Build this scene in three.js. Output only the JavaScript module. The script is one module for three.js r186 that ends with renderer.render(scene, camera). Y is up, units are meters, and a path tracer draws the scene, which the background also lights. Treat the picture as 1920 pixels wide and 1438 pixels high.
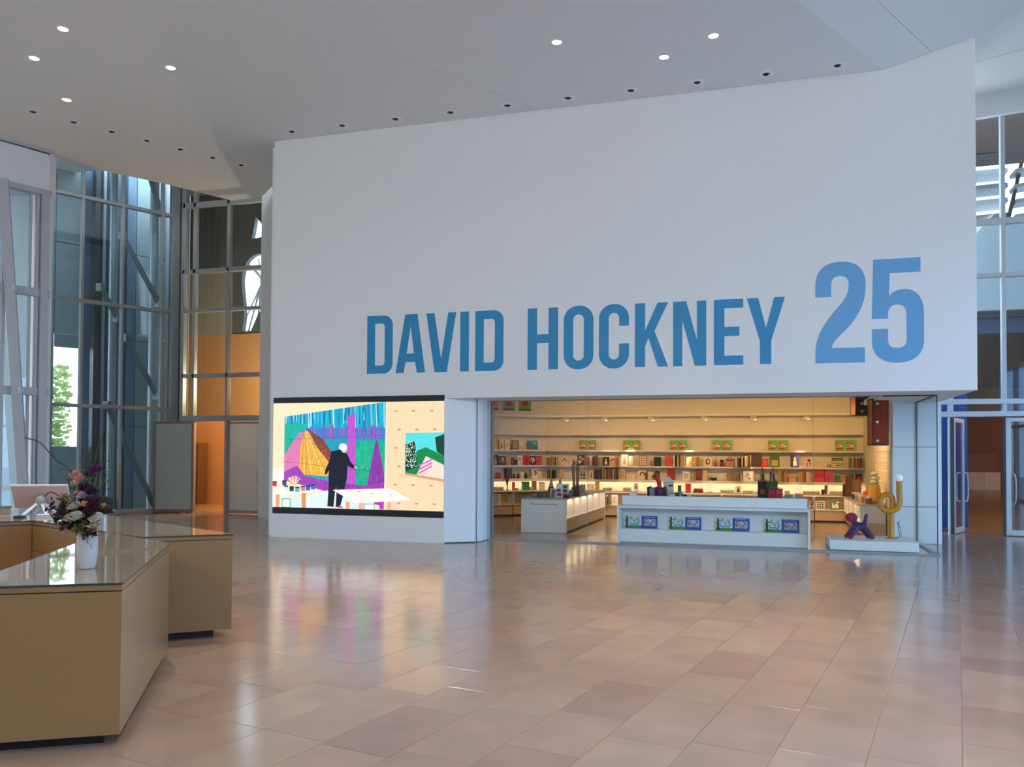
import * as THREE from 'three';
import { RoundedBoxGeometry } from 'three/addons/geometries/RoundedBoxGeometry.js';
import { mergeGeometries } from 'three/addons/utils/BufferGeometryUtils.js';
import { RectAreaLightUniformsLib } from 'three/addons/lights/RectAreaLightUniformsLib.js';

// ---------------------------------------------------------------- camera, sky, lights, exposure
const scene = new THREE.Scene();
const renderer = new THREE.WebGLRenderer({ antialias: true });
renderer.toneMapping = THREE.LinearToneMapping;
renderer.toneMappingExposure = 1.47;
renderer.shadowMap.enabled = true;
RectAreaLightUniformsLib.init();

const camera = new THREE.PerspectiveCamera(48.94, 1920 / 1438, 0.05, 300);
camera.position.set(0, 1.8, 0);
camera.rotation.order = 'YXZ';
camera.rotation.set(0.02223, 0.29577, 0.00506);
camera.setViewOffset(1920, 1438, 0, -95.65, 1920, 1438);
camera.updateMatrixWorld(true);
scene.add(camera);

{ // overcast-bright northern sky, slightly blue
  const W = 64, H = 32, data = new Float32Array(W * H * 4);
  for (let j = 0; j < H; j++) for (let i = 0; i < W; i++) {
    const up = Math.max(0, (j + 0.5) / H * 2 - 1), k = (j * W + i) * 4;
    data[k] = 1.0 - 0.22 * up; data[k + 1] = 1.03 - 0.15 * up; data[k + 2] = 1.08 - 0.03 * up; data[k + 3] = 1;
  }
  const t = new THREE.DataTexture(data, W, H, THREE.RGBAFormat, THREE.FloatType);
  t.mapping = THREE.EquirectangularReflectionMapping; t.magFilter = THREE.LinearFilter; t.needsUpdate = true;
  scene.background = t;
  scene.backgroundIntensity = 4.6;
}

// ---------------------------------------------------------------- helpers
let seed = 20250409;
const rnd = () => { seed = (seed + 0x6d2b79f5) | 0; let t = Math.imul(seed ^ (seed >>> 15), 1 | seed); t = (t + Math.imul(t ^ (t >>> 7), 61 | t)) ^ t; return ((t ^ (t >>> 14)) >>> 0) / 4294967296; };
const rr = (a, b) => a + (b - a) * rnd();
const used = {};
const numbered = (n) => { const k = (used[n] = (used[n] ?? -1) + 1); return k ? `${n}_${String(k).padStart(3, '0')}` : n; };
const std = (color, roughness = 0.7, extra = {}) => new THREE.MeshStandardMaterial({ color, roughness, ...extra });
const lin = (r, g, b) => new THREE.Color().setRGB(r, g, b);
function mesh(name, geo, mat, parent, p, r) {
  const m = new THREE.Mesh(geo, mat); m.name = parent ? name : numbered(name);
  if (p) m.position.set(...p);
  if (r) m.rotation.set(...r);
  m.castShadow = m.receiveShadow = true;
  (parent || scene).add(m);
  return m;
}
function thing(name, label, category, p = [0, 0, 0], turn = 0, group) {
  const o = new THREE.Group(); o.name = numbered(name); o.position.set(...p); o.rotation.y = turn;
  o.userData = { label, category }; if (group) o.userData.group = group;
  scene.add(o); return o;
}
function tag(o, label, category, group) { o.userData = { label, category }; if (group) o.userData.group = group; return o; }
function struct(name, p = [0, 0, 0], turn = 0) {
  const o = new THREE.Group(); o.name = numbered(name); o.position.set(...p); o.rotation.y = turn; o.userData = { kind: 'structure' };
  scene.add(o); return o;
}
const box = (w, h, d) => new THREE.BoxGeometry(w, h, d);
const at = (g, x, y, z) => g.translate(x, y, z);
const rbox = (w, h, d, r = 0.006) => new RoundedBoxGeometry(w, h, d, 1, Math.min(r, w / 2.1, h / 2.1, d / 2.1));
const cyl = (r0, r1, h, n = 20) => new THREE.CylinderGeometry(r0, r1, h, n);
const lathe = (pts, n = 24) => new THREE.LatheGeometry(pts.map((p) => new THREE.Vector2(...p)), n);
const tube = (pts, r, n = 24, k = 8) => new THREE.TubeGeometry(new THREE.CatmullRomCurve3(pts.map((p) => new THREE.Vector3(...p))), n, r, k);
const merge = (list) => mergeGeometries(list.map((g) => (g.index ? g.toNonIndexed() : g)));
function bar(a, b, w, d) { // a rectangular bar from a to b
  const A = new THREE.Vector3(...a), B = new THREE.Vector3(...b), v = B.clone().sub(A), g = box(w, v.length(), d);
  const q = new THREE.Quaternion().setFromUnitVectors(new THREE.Vector3(0, 1, 0), v.clone().normalize());
  const m = new THREE.Matrix4().compose(A.add(B).multiplyScalar(0.5), q, new THREE.Vector3(1, 1, 1));
  return g.applyMatrix4(m);
}
// prism over a plan polygon [[x, z], ...]; heights may vary with the place
function prism(poly, y0, y1) {
  const f0 = typeof y0 === 'function' ? y0 : () => y0, f1 = typeof y1 === 'function' ? y1 : () => y1;
  let p = poly.map(([x, z]) => new THREE.Vector2(x, z));
  if (THREE.ShapeUtils.area(p) < 0) p = p.reverse();
  const tri = THREE.ShapeUtils.triangulateShape(p, []), pos = [];
  const P = (i, f) => [p[i].x, f(p[i].x, p[i].y), p[i].y];
  for (const [a, b, c] of tri) { pos.push(...P(a, f1), ...P(c, f1), ...P(b, f1)); pos.push(...P(a, f0), ...P(b, f0), ...P(c, f0)); }
  for (let i = 0; i < p.length; i++) {
    const j = (i + 1) % p.length;
    pos.push(...P(i, f0), ...P(i, f1), ...P(j, f1), ...P(i, f0), ...P(j, f1), ...P(j, f0));
  }
  const g = new THREE.BufferGeometry();
  g.setAttribute('position', new THREE.Float32BufferAttribute(pos, 3));
  g.computeVertexNormals();
  const uv = []; for (let i = 0; i < pos.length; i += 3) uv.push(pos[i] + pos[i + 1] * 0.3, pos[i + 2] + pos[i + 1]);
  g.setAttribute('uv', new THREE.Float32BufferAttribute(uv, 2));
  return g;
}
const wallStrip = (a, b, t, y0, y1) => { // upright slab along the plan line a-b, thickness t to the left of its direction
  const dx = b[0] - a[0], dz = b[1] - a[1], l = Math.hypot(dx, dz), n = [dz / l * t, -dx / l * t];
  return prism([a, b, [b[0] + n[0], b[1] + n[1]], [a[0] + n[0], a[1] + n[1]]], y0, y1);
};
function canvasTex(w, h, draw, srgb = true) {
  const c = document.createElement('canvas'); c.width = w; c.height = h; draw(c.getContext('2d'), w, h);
  const t = new THREE.CanvasTexture(c); if (srgb) t.colorSpace = THREE.SRGBColorSpace; t.magFilter = THREE.LinearFilter; return t;
}
function noiseTex(n, fn, srgb) {
  const d = new Uint8Array(n * n * 4);
  for (let j = 0; j < n; j++) for (let i = 0; i < n; i++) { const c = fn(i / n, j / n), k = (j * n + i) * 4; d[k] = c[0]; d[k + 1] = c[1]; d[k + 2] = c[2]; d[k + 3] = 255; }
  const t = new THREE.DataTexture(d, n, n); t.wrapS = t.wrapT = THREE.RepeatWrapping; t.magFilter = THREE.LinearFilter; t.minFilter = THREE.LinearMipmapLinearFilter; t.generateMipmaps = true;
  if (srgb) t.colorSpace = THREE.SRGBColorSpace; t.needsUpdate = true; return t;
}
// tileable value noise
const lattice = Array.from({ length: 4096 }, () => rnd());
function vnoise(u, v, f) {
  const x = u * f, y = v * f, xi = Math.floor(x), yi = Math.floor(y), s = (t) => t * t * (3 - 2 * t), a = s(x - xi), b = s(y - yi);
  const g = (i, j) => lattice[(((i % f) + f) % f * 61 + ((j % f) + f) % f * 131 + f * 17) & 4095];
  return (g(xi, yi) * (1 - a) + g(xi + 1, yi) * a) * (1 - b) + (g(xi, yi + 1) * (1 - a) + g(xi + 1, yi + 1) * a) * b;
}
const fbm = (u, v, f) => (vnoise(u, v, f) * 8 + vnoise(u, v, f * 2) * 4 + vnoise(u, v, f * 4) * 2 + vnoise(u, v, f * 8)) / 15;

// ---------------------------------------------------------------- shared materials
const stoneMap = noiseTex(512, (u, v) => { const n = vnoise(u, v, 5) * 0.65 + vnoise(v, u, 11) * 0.35 - 0.5, k = 240 + n * 34; return [k, k - n * 8, k - 1 - n * 12]; }, true);
const M = {
  wall: std(lin(0.85, 0.85, 0.845), 0.75), ceiling: std(lin(0.83, 0.835, 0.82), 0.85), panelWhite: std(lin(0.90, 0.91, 0.92), 0.5),
  groove: std(lin(0.09, 0.09, 0.1), 0.8), black: std(lin(0.012, 0.012, 0.014), 0.5), steel: std(lin(0.5, 0.53, 0.56), 0.35, { metalness: 0.75 }),
  grayFrame: std(lin(0.5, 0.51, 0.53), 0.5),
  mullion: std(lin(0.34, 0.36, 0.37), 0.45, { metalness: 0.35 }), paleSteel: std(lin(0.62, 0.65, 0.68), 0.4, { metalness: 0.2 }), darkSteel: std(lin(0.06, 0.06, 0.065), 0.45, { metalness: 0.4 }),
  glass: new THREE.MeshPhysicalMaterial({ color: lin(0.90, 0.95, 0.95), roughness: 0, transmission: 1, thickness: 0, ior: 1.5 }),
  glassTint: new THREE.MeshPhysicalMaterial({ color: lin(0.72, 0.82, 0.86), roughness: 0, transmission: 1, thickness: 0, ior: 1.5 }),
  unseenBlueGlass: new THREE.MeshPhysicalMaterial({ color: lin(0.54, 0.78, 1.0), roughness: 0, transmission: 1, thickness: 0, ior: 1.4 }),  // blue tint colours the daylight from the unseen side glazing
  glassClear: new THREE.MeshPhysicalMaterial({ color: lin(0.97, 0.985, 0.98), roughness: 0, transmission: 1, thickness: 0, ior: 1.35 }),
  frosted: new THREE.MeshPhysicalMaterial({ color: lin(0.62, 0.68, 0.70), roughness: 0.6, transmission: 0.35, thickness: 0, ior: 1.5 }),
  beige: std(lin(0.42, 0.315, 0.205), 0.35), wood: std(lin(0.30, 0.155, 0.062), 0.45), woodDark: std(lin(0.13, 0.065, 0.03), 0.5),
  shopWhite: std(lin(0.80, 0.77, 0.71), 0.6), shopFloor: std(lin(0.5, 0.40, 0.29), 0.14), counterTop: std(lin(0.5, 0.47, 0.44), 0.35), oak: std(lin(0.62, 0.46, 0.28), 0.5),
  cream: std(lin(0.75, 0.68, 0.55), 0.8), unseenBrown: std(lin(0.20, 0.15, 0.105), 0.6), orangeWall: std(lin(0.60, 0.32, 0.13), 0.6), grayWall: std(lin(0.35, 0.36, 0.34), 0.8),
};
const solidCache = {};
const solid = (c, r = 0.6) => (solidCache[c + r] ??= std(c, r));

// ---------------------------------------------------------------- floor
const HALL = [[-15.45, -15.0], [-18.6, -18.05], [-17.2, -21.0], [-17.2, -21.2], [-10.1, -21.2], [-10.1, -15.6], [-6.18, -15.6], [-5.6, -16.7], [2.9, -16.7], [2.9, -18.95], [3.33, -18.95], [3.33, -21.35], [9.5, -21.35], [9.5, 6], [-23, 6], [-21, 0.35]];
{
  const floor = struct('floor');
  mesh('floor_bed', prism([[-24, 7], [9.8, 7], [9.8, -21.6], [-24, -21.6]], -0.3, -0.0022), std(lin(0.20, 0.14, 0.11), 0.6), floor);
  const dir = [0.19, -0.982], nor = [0.982, 0.19]; // along a row, across the rows
  const inside = (x, z) => { let c = false; for (let i = 0, j = HALL.length - 1; i < HALL.length; j = i++) { const [xi, zi] = HALL[i], [xj, zj] = HALL[j]; if ((zi > z) !== (zj > z) && x < (xj - xi) * (z - zi) / (zj - zi) + xi) c = !c; } return c; };
  const lens = [0.56, 0.68, 0.78, 0.9, 1.0, 1.14], W = 0.4975;
  const tileGeo = (l, u0, v0) => { // top with a fine bevel and four sides, recessed joints between neighbours
    const b = 0.0018, hw = W / 2, hl = (l - 0.0035) / 2, g = new THREE.BufferGeometry(), P = [], U = [];
    const q = (...v) => { for (const i of [0, 1, 2, 0, 2, 3]) { P.push(...v[i]); U.push(u0 + v[i][0] * 0.55, v0 + v[i][2] * 0.55); } };
    const T = (x, z) => [x, 0, z], B = (x, z) => [x, -0.0012, z], t = [[-hw + b, hl - b], [hw - b, hl - b], [hw - b, -hl + b], [-hw + b, -hl + b]], e = [[-hw, hl], [hw, hl], [hw, -hl], [-hw, -hl]];
    q(T(...t[0]), T(...t[1]), T(...t[2]), T(...t[3]));
    for (let i = 0; i < 4; i++) { const j = (i + 1) % 4; q(B(...e[i]), B(...e[j]), T(...t[j]), T(...t[i])); }
    g.setAttribute('position', new THREE.Float32BufferAttribute(P, 3)); g.setAttribute('uv', new THREE.Float32BufferAttribute(U, 2)); g.computeVertexNormals(); return g;
  };
  const geos = lens.map((l) => [0, 1, 2].map(() => tileGeo(l, rnd() * 5, rnd() * 5)));
  const tones = [[0.43, 0.303, 0.238], [0.445, 0.326, 0.25], [0.418, 0.292, 0.231], [0.455, 0.336, 0.262], [0.403, 0.28, 0.226], [0.435, 0.308, 0.243], [0.375, 0.256, 0.208], [0.43, 0.315, 0.244]];
  const stone = (color, extra = {}) => new THREE.MeshPhysicalMaterial({ color, map: stoneMap, roughness: 0.15, ior: 1.68, ...extra });
  const mats = tones.map((c) => stone(lin(...c)));
  const turn = Math.atan2(-nor[1], nor[0]); // local x across the rows, local -z along a row
  const all = [], v = new THREE.Vector3();
  for (let k = -60; k < 60; k++) {
    const off = 0.012 + 0.5 * k + 0.25;
    for (let s = -9 - rnd(); s < 25;) {
      const li = Math.floor(rnd() * 6), l = lens[li], mid = s + l / 2; s += l;
      const x = nor[0] * off + dir[0] * mid, z = nor[1] * off + dir[1] * mid;
      const near = [[0, 0], [0.55, 0], [-0.55, 0], [0, 0.55], [0, -0.55]].some(([a, b]) => inside(x + a, z + b));
      if (!near) continue;
      v.set(x, 0, z).project(camera);
      const seen = Math.abs(v.x) < 1.06 && Math.abs(v.y) < 1.1 && z < -2 && v.z < 1 && !(x < -3.7 - (z + 4.2) * -0.62 && z > -7 && x < -3.9);
      const tone = Math.floor(Math.pow(rnd(), 1.0) * 8);
      all.push({ x, z, li, gi: Math.floor(rnd() * 3), tone: tone === 6 && rnd() < 0.5 ? 0 : tone, d: seen ? Math.hypot(x, z) : 1e3 + Math.hypot(x, z) });
    }
  }
  all.sort((a, b) => a.d - b.d);
  all.slice(0, 300).forEach((t) => mesh('tile', geos[t.li][t.gi], mats[t.tone], floor, [t.x, rr(-0.0002, 0.0002), t.z], [rr(-0.0007, 0.0007), turn, rr(-0.0007, 0.0007)]));
  const far = [], up = new THREE.Vector3(0, 1, 0), c = new THREE.Color();
  for (const t of all.slice(300)) {
    const g = geos[t.li][t.gi].clone().rotateX(rr(-0.0006, 0.0006)).rotateZ(rr(-0.0006, 0.0006)).rotateY(turn).translate(t.x, 0, t.z), col = [];
    for (let i = 0; i < g.attributes.position.count; i++) col.push(...tones[t.tone]);
    g.setAttribute('color', new THREE.Float32BufferAttribute(col, 3)); far.push(g);
  }
  const f = mesh('tile_field', mergeGeometries(far), stone(lin(1, 1, 1), { vertexColors: true }), floor);
  f.userData = { kind: 'stuff' };
}

// ---------------------------------------------------------------- ceiling: panels between fine joints, rising towards the right
const CEIL = 8.466;
const ceilY = (x, z) => {
  const s = (x - 1.914) * 0.88 + (z + 15.67) * 0.475;              // right of the fold
  const l = -((x + 13.87) * 0.83 + (z + 12.31) * 0.55);             // left of the fold
  return CEIL + 0.006 * Math.max(0, 0) + Math.max(0, s) * 0.295 + Math.max(0, l) * 0.015;
};
{
  const ceiling = struct('ceiling');
  const OUT = [[-15.45, -14.95], [-15.82, -15.33], [-14.39, -17.73], [-13.73, -19.24], [-12.75, -19.13], [-10.0, -16.6], [-10.0, -15.66], [3.33, -15.66], [4.62, -15.05], [9.6, -12.4], [9.6, 6.1], [-23.1, 6.1], [-21.1, 0.35]];
  const clip = (poly, nx, nz, c) => { // keep nx x + nz z >= c
    const out = [];
    for (let i = 0; i < poly.length; i++) {
      const a = poly[i], b = poly[(i + 1) % poly.length], da = nx * a[0] + nz * a[1] - c, db = nx * b[0] + nz * b[1] - c;
      if (da >= 0) out.push(a);
      if ((da > 0 && db < 0) || (da < 0 && db > 0)) { const t = da / (da - db); out.push([a[0] + (b[0] - a[0]) * t, a[1] + (b[1] - a[1]) * t]); }
    }
    return out;
  };
  const between = (n1, c1, n2, c2) => clip(clip(OUT, n1[0], n1[1], c1), -n2[0], -n2[1], -c2);
  const nl = [0.83, 0.55], nj = [0.86, 0.51], nr = [0.88, 0.475];
  const cl = -13.87 * nl[0] - 12.31 * nl[1], cj = -6.85 * nj[0] - 11.28 * nj[1], cf = 1.914 * nr[0] - 15.67 * nr[1], cr = 2.677 * nr[0] - 15.67 * nr[1], g = 0.004;
  const parts = [between([1, 0], -99, nl, cl), between(nl, cl, nj, cj - g), between(nj, cj + g, nr, cf), between(nr, cf, nr, cr - g), between(nr, cr + g, [1, 0], 99)];
  for (const p of parts) mesh('ceiling_panel', prism(p, ceilY, (x, z) => ceilY(x, z) + 0.25), M.ceiling, ceiling);
  mesh('joint_backing', prism(OUT, (x, z) => ceilY(x, z) + 0.02, (x, z) => ceilY(x, z) + 0.2), M.groove, ceiling).scale.set(1, 1, 1);
  // boxed duct under the ceiling at the left glazing
  const d = struct('ceiling_bulkhead');
  mesh('bulkhead_box', prism([[-15.45, -14.97], [-15.6, -14.45], [-17.4, -9.6], [-18.6, -9.6], [-16.2, -15.2], [-15.62, -15.3]], 7.53, 8.6), M.ceiling, d);
  mesh('bulkhead_joint', prism([[-15.42, -14.94], [-15.58, -14.44], [-17.38, -9.6], [-17.5, -9.6], [-15.66, -14.4], [-15.55, -14.97]], 8.452, 8.478), M.groove, d);
  // cover over the void between hall ceiling and glazing
  mesh('void_roof', prism([[-23, -10], [-9.6, -14], [-9.6, -22], [-23, -22]], 10.9, 11.2), M.ceiling, ceiling);
}

// ---------------------------------------------------------------- the white front wall with its opening, screen recess and lettering
const ZW = -15.67;
{
  const w = struct('wall_front');
  const s = new THREE.Shape([[-10.13, 0], [-6.18, 0], [-6.18, 2.955], [-6.17, 2.893], [3.33, 2.893], [3.33, 9.3], [-10.13, 9.3]].map((p) => new THREE.Vector2(...p)));
  const h = new THREE.Path([[-10.094, 0.5], [-6.182, 0.5], [-6.182, 2.957], [-10.094, 2.957]].map((p) => new THREE.Vector2(...p))); s.holes.push(h);
  mesh('wall_panel', at(new THREE.ExtrudeGeometry(s, { depth: 0.3, bevelEnabled: false }), 0, 0, ZW - 0.3), M.wall, w);
  mesh('return_panel', wallStrip([-10.13, ZW - 0.3], [-9.9, -20.0], 0.25, 0, 9.3), M.wall, w);
  mesh('end_panel', prism([[3.03, ZW - 0.3], [3.33, ZW - 0.3], [3.33, -21.2], [3.03, -21.2]], 2.99, 10.4), M.wall, w);
  mesh('soffit', prism([[-6.18, ZW - 0.3], [3.33, ZW - 0.3], [3.33, -21.2], [2.0, -21.2], [2.0, -17.0], [-5.7, -17.0]], 2.893, 3.0), M.wall, w);
  mesh('header', prism([[-6.2, -16.95], [2.0, -16.95], [2.0, -17.05], [-6.2, -17.05]], 3.0, 3.6), M.shopWhite, w);
  // angled cheek beside the shop window, with a flush service door
  mesh('cheek_panel', prism([[-6.18, ZW], [-5.66, -16.06], [-5.78, -16.2], [-6.3, ZW - 0.1]], 0.02, 2.893), M.panelWhite, w);
  mesh('cheek_panel', prism([[-5.652, -16.066], [-5.585, -16.3], [-5.6, -16.62], [-5.8, -16.62], [-5.77, -16.2]], 0.012, 2.893), M.panelWhite, w);
  mesh('cheek_groove', prism([[-6.17, ZW - 0.03], [-5.64, -16.09], [-5.62, -16.6], [-5.9, -16.6], [-6.28, ZW - 0.1]], 0, 2.893), M.groove, w);
  // wall running back to the glazed doors on the left
  const l = struct('wall_left');
  mesh('wall_panel', prism([[-12.75, -19.58], [-13.6, -20.42], [-13.55, -21.3], [-9.9, -21.3], [-9.9, -17.0]], 0, 10.8), M.wall, l);
}
{
  const scr = thing('video_screen', 'large lit video screen showing a painter at work, set in the white wall', 'screen', [-8.138, 0.5, ZW]);
  mesh('screen_housing', rbox(3.9, 2.448, 0.16, 0.004), M.black, scr, [0, 1.228, -0.085]);
  const tex = canvasTex(1280, 730, (c, w, h) => {
    const R = (x, y, a, b, f) => { c.fillStyle = f; c.fillRect(x * w, y * h, a * w, b * h); };
    const P = (pts, f) => { c.fillStyle = f; c.beginPath(); pts.forEach(([x, y], i) => (i ? c.lineTo(x * w, y * h) : c.moveTo(x * w, y * h))); c.closePath(); c.fill(); };
    const line = (x0, y0, x1, y1, lw, f) => { c.strokeStyle = f; c.lineWidth = lw; c.beginPath(); c.moveTo(x0 * w, y0 * h); c.lineTo(x1 * w, y1 * h); c.stroke(); };
    R(0, 0, 1, 1, '#fbe2c0');
    R(0.68, 0, 0.32, 1, '#fad7b0'); R(0.0, 0.62, 0.07, 0.4, '#fff4e6');
    for (let i = 0; i < 6; i++) for (let j = 0; j < 4; j++) R(0.72 + j * 0.1 + (i % 2) * 0.02, 0.08 + i * 0.17, 0.018, 0.014, '#c8946c');
    // a plain patchwork of colour fields on the studio wall
    c.save(); c.beginPath(); [[0.07, 0.13], [0.672, 0], [0.665, 0.97], [0.07, 0.74]].forEach(([x, y], i) => (i ? c.lineTo(x * w, y * h) : c.moveTo(x * w, y * h))); c.clip();
    R(0, 0, 0.7, 1, '#12a8c8');
    for (let i = 0; i < 95; i++) { const x = 0.07 + rnd() * 0.6; line(x, 0, x + rr(-0.012, 0.012), rr(0.16, 0.27), rr(2, 7), ['#c8f0ff', '#0a78b4', '#38c8e8', '#0c5c98'][i % 4]); }
    R(0, 0.2, 0.2, 0.26, '#12b4a0'); R(0.2, 0.24, 0.5, 0.16, '#4a7ccc');
    for (let i = 0; i < 60; i++) { const x = 0.25 + rnd() * 0.42; line(x, 0.2 + rnd() * 0.05, x, 0.36, rr(2, 5), ['#a85cc8', '#d04880', '#1c8cd0', '#7c4cb8'][i % 4]); }
    R(0.2, 0.35, 0.5, 0.5, '#10a0b8'); 
    P([[0.07, 0.5], [0.16, 0.28], [0.2, 0.28], [0.16, 0.7], [0.07, 0.72]], '#e07cb0');
    P([[0.2, 0.26], [0.24, 0.3], [0.38, 0.62], [0.33, 0.7], [0.16, 0.68], [0.17, 0.4]], '#f8b83c');
    for (let i = 0; i < 40; i++) { const t = rnd(); line(0.19 + t * 0.03, 0.3, 0.17 + t * 0.19, 0.68, 2.5, i % 2 ? '#ffdc78' : '#d87c28'); }
    P([[0.205, 0.24], [0.3, 0.34], [0.42, 0.6], [0.36, 0.6], [0.27, 0.42]], '#8c3c34');
    for (let i = 0; i < 160; i++) { const t = rnd(), x = 0.25 + t * 0.13 + rr(-0.01, 0.02), y = 0.36 + t * 0.22 + rr(-0.04, 0.03); R(x, y, 0.004, 0.006, i % 2 ? '#e05038' : '#3c5c3c'); }
    P([[0.5, 0.36], [0.67, 0.36], [0.67, 0.9], [0.5, 0.9]], '#10b48c');
    for (let i = 0; i < 90; i++) { const x = rr(0.5, 0.66), y = rr(0.38, 0.74); line(x, y, x + rr(-0.012, 0.012), y + 0.03, 2, ['#0c8c6c', '#58d8a0', '#d06c48'][i % 3]); }
    P([[0.455, 0.13], [0.495, 0.1], [0.5, 0.86], [0.45, 0.86]], '#c850cc');
    P([[0.615, 0.36], [0.628, 0.36], [0.67, 0.72], [0.67, 0.95], [0.55, 0.95], [0.585, 0.62]], '#8c34a4');
    P([[0.07, 0.66], [0.15, 0.6], [0.2, 0.7], [0.4, 0.76], [0.56, 0.78], [0.67, 0.74], [0.67, 1], [0.07, 1]], '#a03cb4');
    for (let i = 0; i < 150; i++) { const x = rr(0.07, 0.67), y = rr(0.68, 0.9); line(x, y, x + rr(-0.02, 0.02), y + rr(0, 0.04), 2, ['#c860d0', '#6c2488', '#b84cc4'][i % 3]); }
    line(0.07, 0.35, 0.67, 0.31, 2, '#1c5c74'); line(0.07, 0.56, 0.66, 0.66, 2, '#1c4c64'); for (let i = 0; i < 520; i++) { const x = rr(0.07, 0.67), y = rr(0.2, 0.95); c.globalAlpha = 0.4; line(x, y, x + rr(-0.006, 0.006), y + rr(0.015, 0.07), rr(1, 3.5), ['#0c4c74', '#6ce0d8', '#f0a0d8', '#1c7c64', '#2c9cd8', '#5c2078'][i % 6]); } c.globalAlpha = 1; c.restore();
    // small unframed canvas on the right
    c.save(); c.beginPath(); [[0.785, 0.29], [1, 0.285], [1, 0.71], [0.785, 0.655]].forEach(([x, y], i) => (i ? c.lineTo(x * w, y * h) : c.moveTo(x * w, y * h))); c.clip();
    R(0.7, 0.2, 0.3, 0.6, '#58dce0'); P([[0.78, 0.5], [0.9, 0.42], [1, 0.5], [1, 0.8], [0.78, 0.8]], '#12884c'); P([[0.84, 0.7], [0.9, 0.5], [1, 0.58], [1, 0.8], [0.83, 0.8]], '#fcdccc'); P([[0.78, 0.4], [0.84, 0.36], [0.85, 0.6], [0.78, 0.64]], '#143c30');
    for (let i = 0; i < 120; i++) R(rr(0.785, 0.845), rr(0.36, 0.6), 0.004, 0.01, '#d8f0e0'); P([[0.95, 0.33], [1, 0.3], [1, 0.5], [0.96, 0.46]], '#104434');
    for (let i = 0; i < 3; i++) line(0.86, 0.66 - i * 0.035, 0.935, 0.59 - i * 0.03, 10, '#d868c8'); c.restore();
    P([[0.785, 0.655], [1, 0.71], [1, 0.735], [0.785, 0.675]], '#d8a074');
    R(0.06, 0.9, 0.55, 0.1, '#d4ecfa'); P([[0.2, 0.9], [0.33, 0.83], [0.44, 0.86], [0.44, 1], [0.2, 1]], '#dceefa');
    // trestle with pots of brushes
    P([[0, 0.84], [0.26, 0.81], [0.29, 0.84], [0.1, 0.88], [0, 0.9]], '#fff2e4'); R(0.02, 0.88, 0.025, 0.12, '#f0a078'); R(0.18, 0.86, 0.025, 0.14, '#e08c60'); R(0.06, 0.92, 0.05, 0.08, '#f8fff8'); c.strokeStyle = '#18a078'; c.lineWidth = 6; c.strokeRect(0.06 * w, 0.92 * h, 0.05 * w, 0.08 * h);
    for (const [x, y, f] of [[0.07, 0.8, '#d8e0ec'], [0.105, 0.805, '#2c3440'], [0.14, 0.81, '#38b0d8'], [0.175, 0.8, '#e07c60'], [0.205, 0.795, '#1c70c8'], [0.235, 0.785, '#2480c8'], [0.0, 0.76, '#d83428'], [0.06, 0.75, '#3c4c60']]) { R(x, y, 0.026, 0.04, f); R(x, y - 0.008, 0.026, 0.012, '#203040'); }
    for (let i = 0; i < 26; i++) { const a = rr(-0.05, 0.05); line(0.135, 0.79, 0.135 + a, 0.69 + Math.abs(a) * 0.8, 5, ['#fffcf4', '#f0d8b8', '#e08058'][i % 3]); }
    // the painter in a dark suit, seen from behind
    const suit = '#151a2c';
    P([[0.355, 0.46], [0.43, 0.44], [0.452, 0.52], [0.45, 0.72], [0.34, 0.72], [0.345, 0.56]], suit);
    P([[0.44, 0.47], [0.455, 0.5], [0.47, 0.56], [0.495, 0.6], [0.49, 0.625], [0.455, 0.6], [0.44, 0.56]], suit);
    P([[0.36, 0.47], [0.345, 0.55], [0.32, 0.64], [0.318, 0.68], [0.33, 0.68], [0.355, 0.6], [0.375, 0.5]], suit);
    P([[0.342, 0.7], [0.45, 0.7], [0.43, 0.87], [0.41, 0.985], [0.385, 0.985], [0.39, 0.8], [0.383, 0.8], [0.372, 0.985], [0.335, 0.98], [0.34, 0.86]], suit);
    c.fillStyle = '#f0c8b0'; c.beginPath(); c.ellipse(0.432 * w, 0.44 * h, 0.017 * w, 0.035 * h, 0, 0, 7); c.fill(); c.beginPath(); c.ellipse(0.5 * w, 0.612 * h, 0.008 * w, 0.013 * h, 0, 0, 7); c.fill();
    c.fillStyle = '#f8f4f0'; c.beginPath(); c.ellipse(0.425 * w, 0.42 * h, 0.024 * w, 0.034 * h, 0, 0, 7); c.fill(); line(0.5, 0.61, 0.505, 0.68, 3, '#183c3c'); R(0.4, 0.975, 0.025, 0.02, '#c86c5c');
    // work table
    P([[0.365, 0.825], [0.7, 0.8], [0.82, 0.905], [0.5, 0.945]], '#fffdf8'); P([[0.455, 0.82], [0.68, 0.81], [0.76, 0.87], [0.52, 0.9]], '#f8ecd0'); P([[0.48, 0.825], [0.67, 0.815], [0.73, 0.86], [0.53, 0.885]], '#fffaf0');
    R(0.445, 0.935, 0.022, 0.07, '#f0a078'); R(0.52, 0.94, 0.03, 0.07, '#f8b490'); R(0.685, 0.93, 0.022, 0.08, '#f0b08c'); R(0.555, 0.95, 0.055, 0.06, '#f4fff8'); c.strokeRect(0.555 * w, 0.95 * h, 0.055 * w, 0.06 * h); R(0.64, 0.945, 0.025, 0.05, '#b838d0');
    for (let i = 0; i < 9; i++) R(rr(0.5, 0.7), rr(0.83, 0.87), 0.012, 0.006, i % 2 ? '#d0b890' : '#708890');
  });
  mesh('display', new THREE.PlaneGeometry(3.9, 2.2), new THREE.MeshStandardMaterial({ color: 0x050505, roughness: 0.35, emissive: 0xffffff, emissiveMap: tex, emissiveIntensity: 0.77 }), scr, [0, 1.236, 0.0005]);
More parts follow.
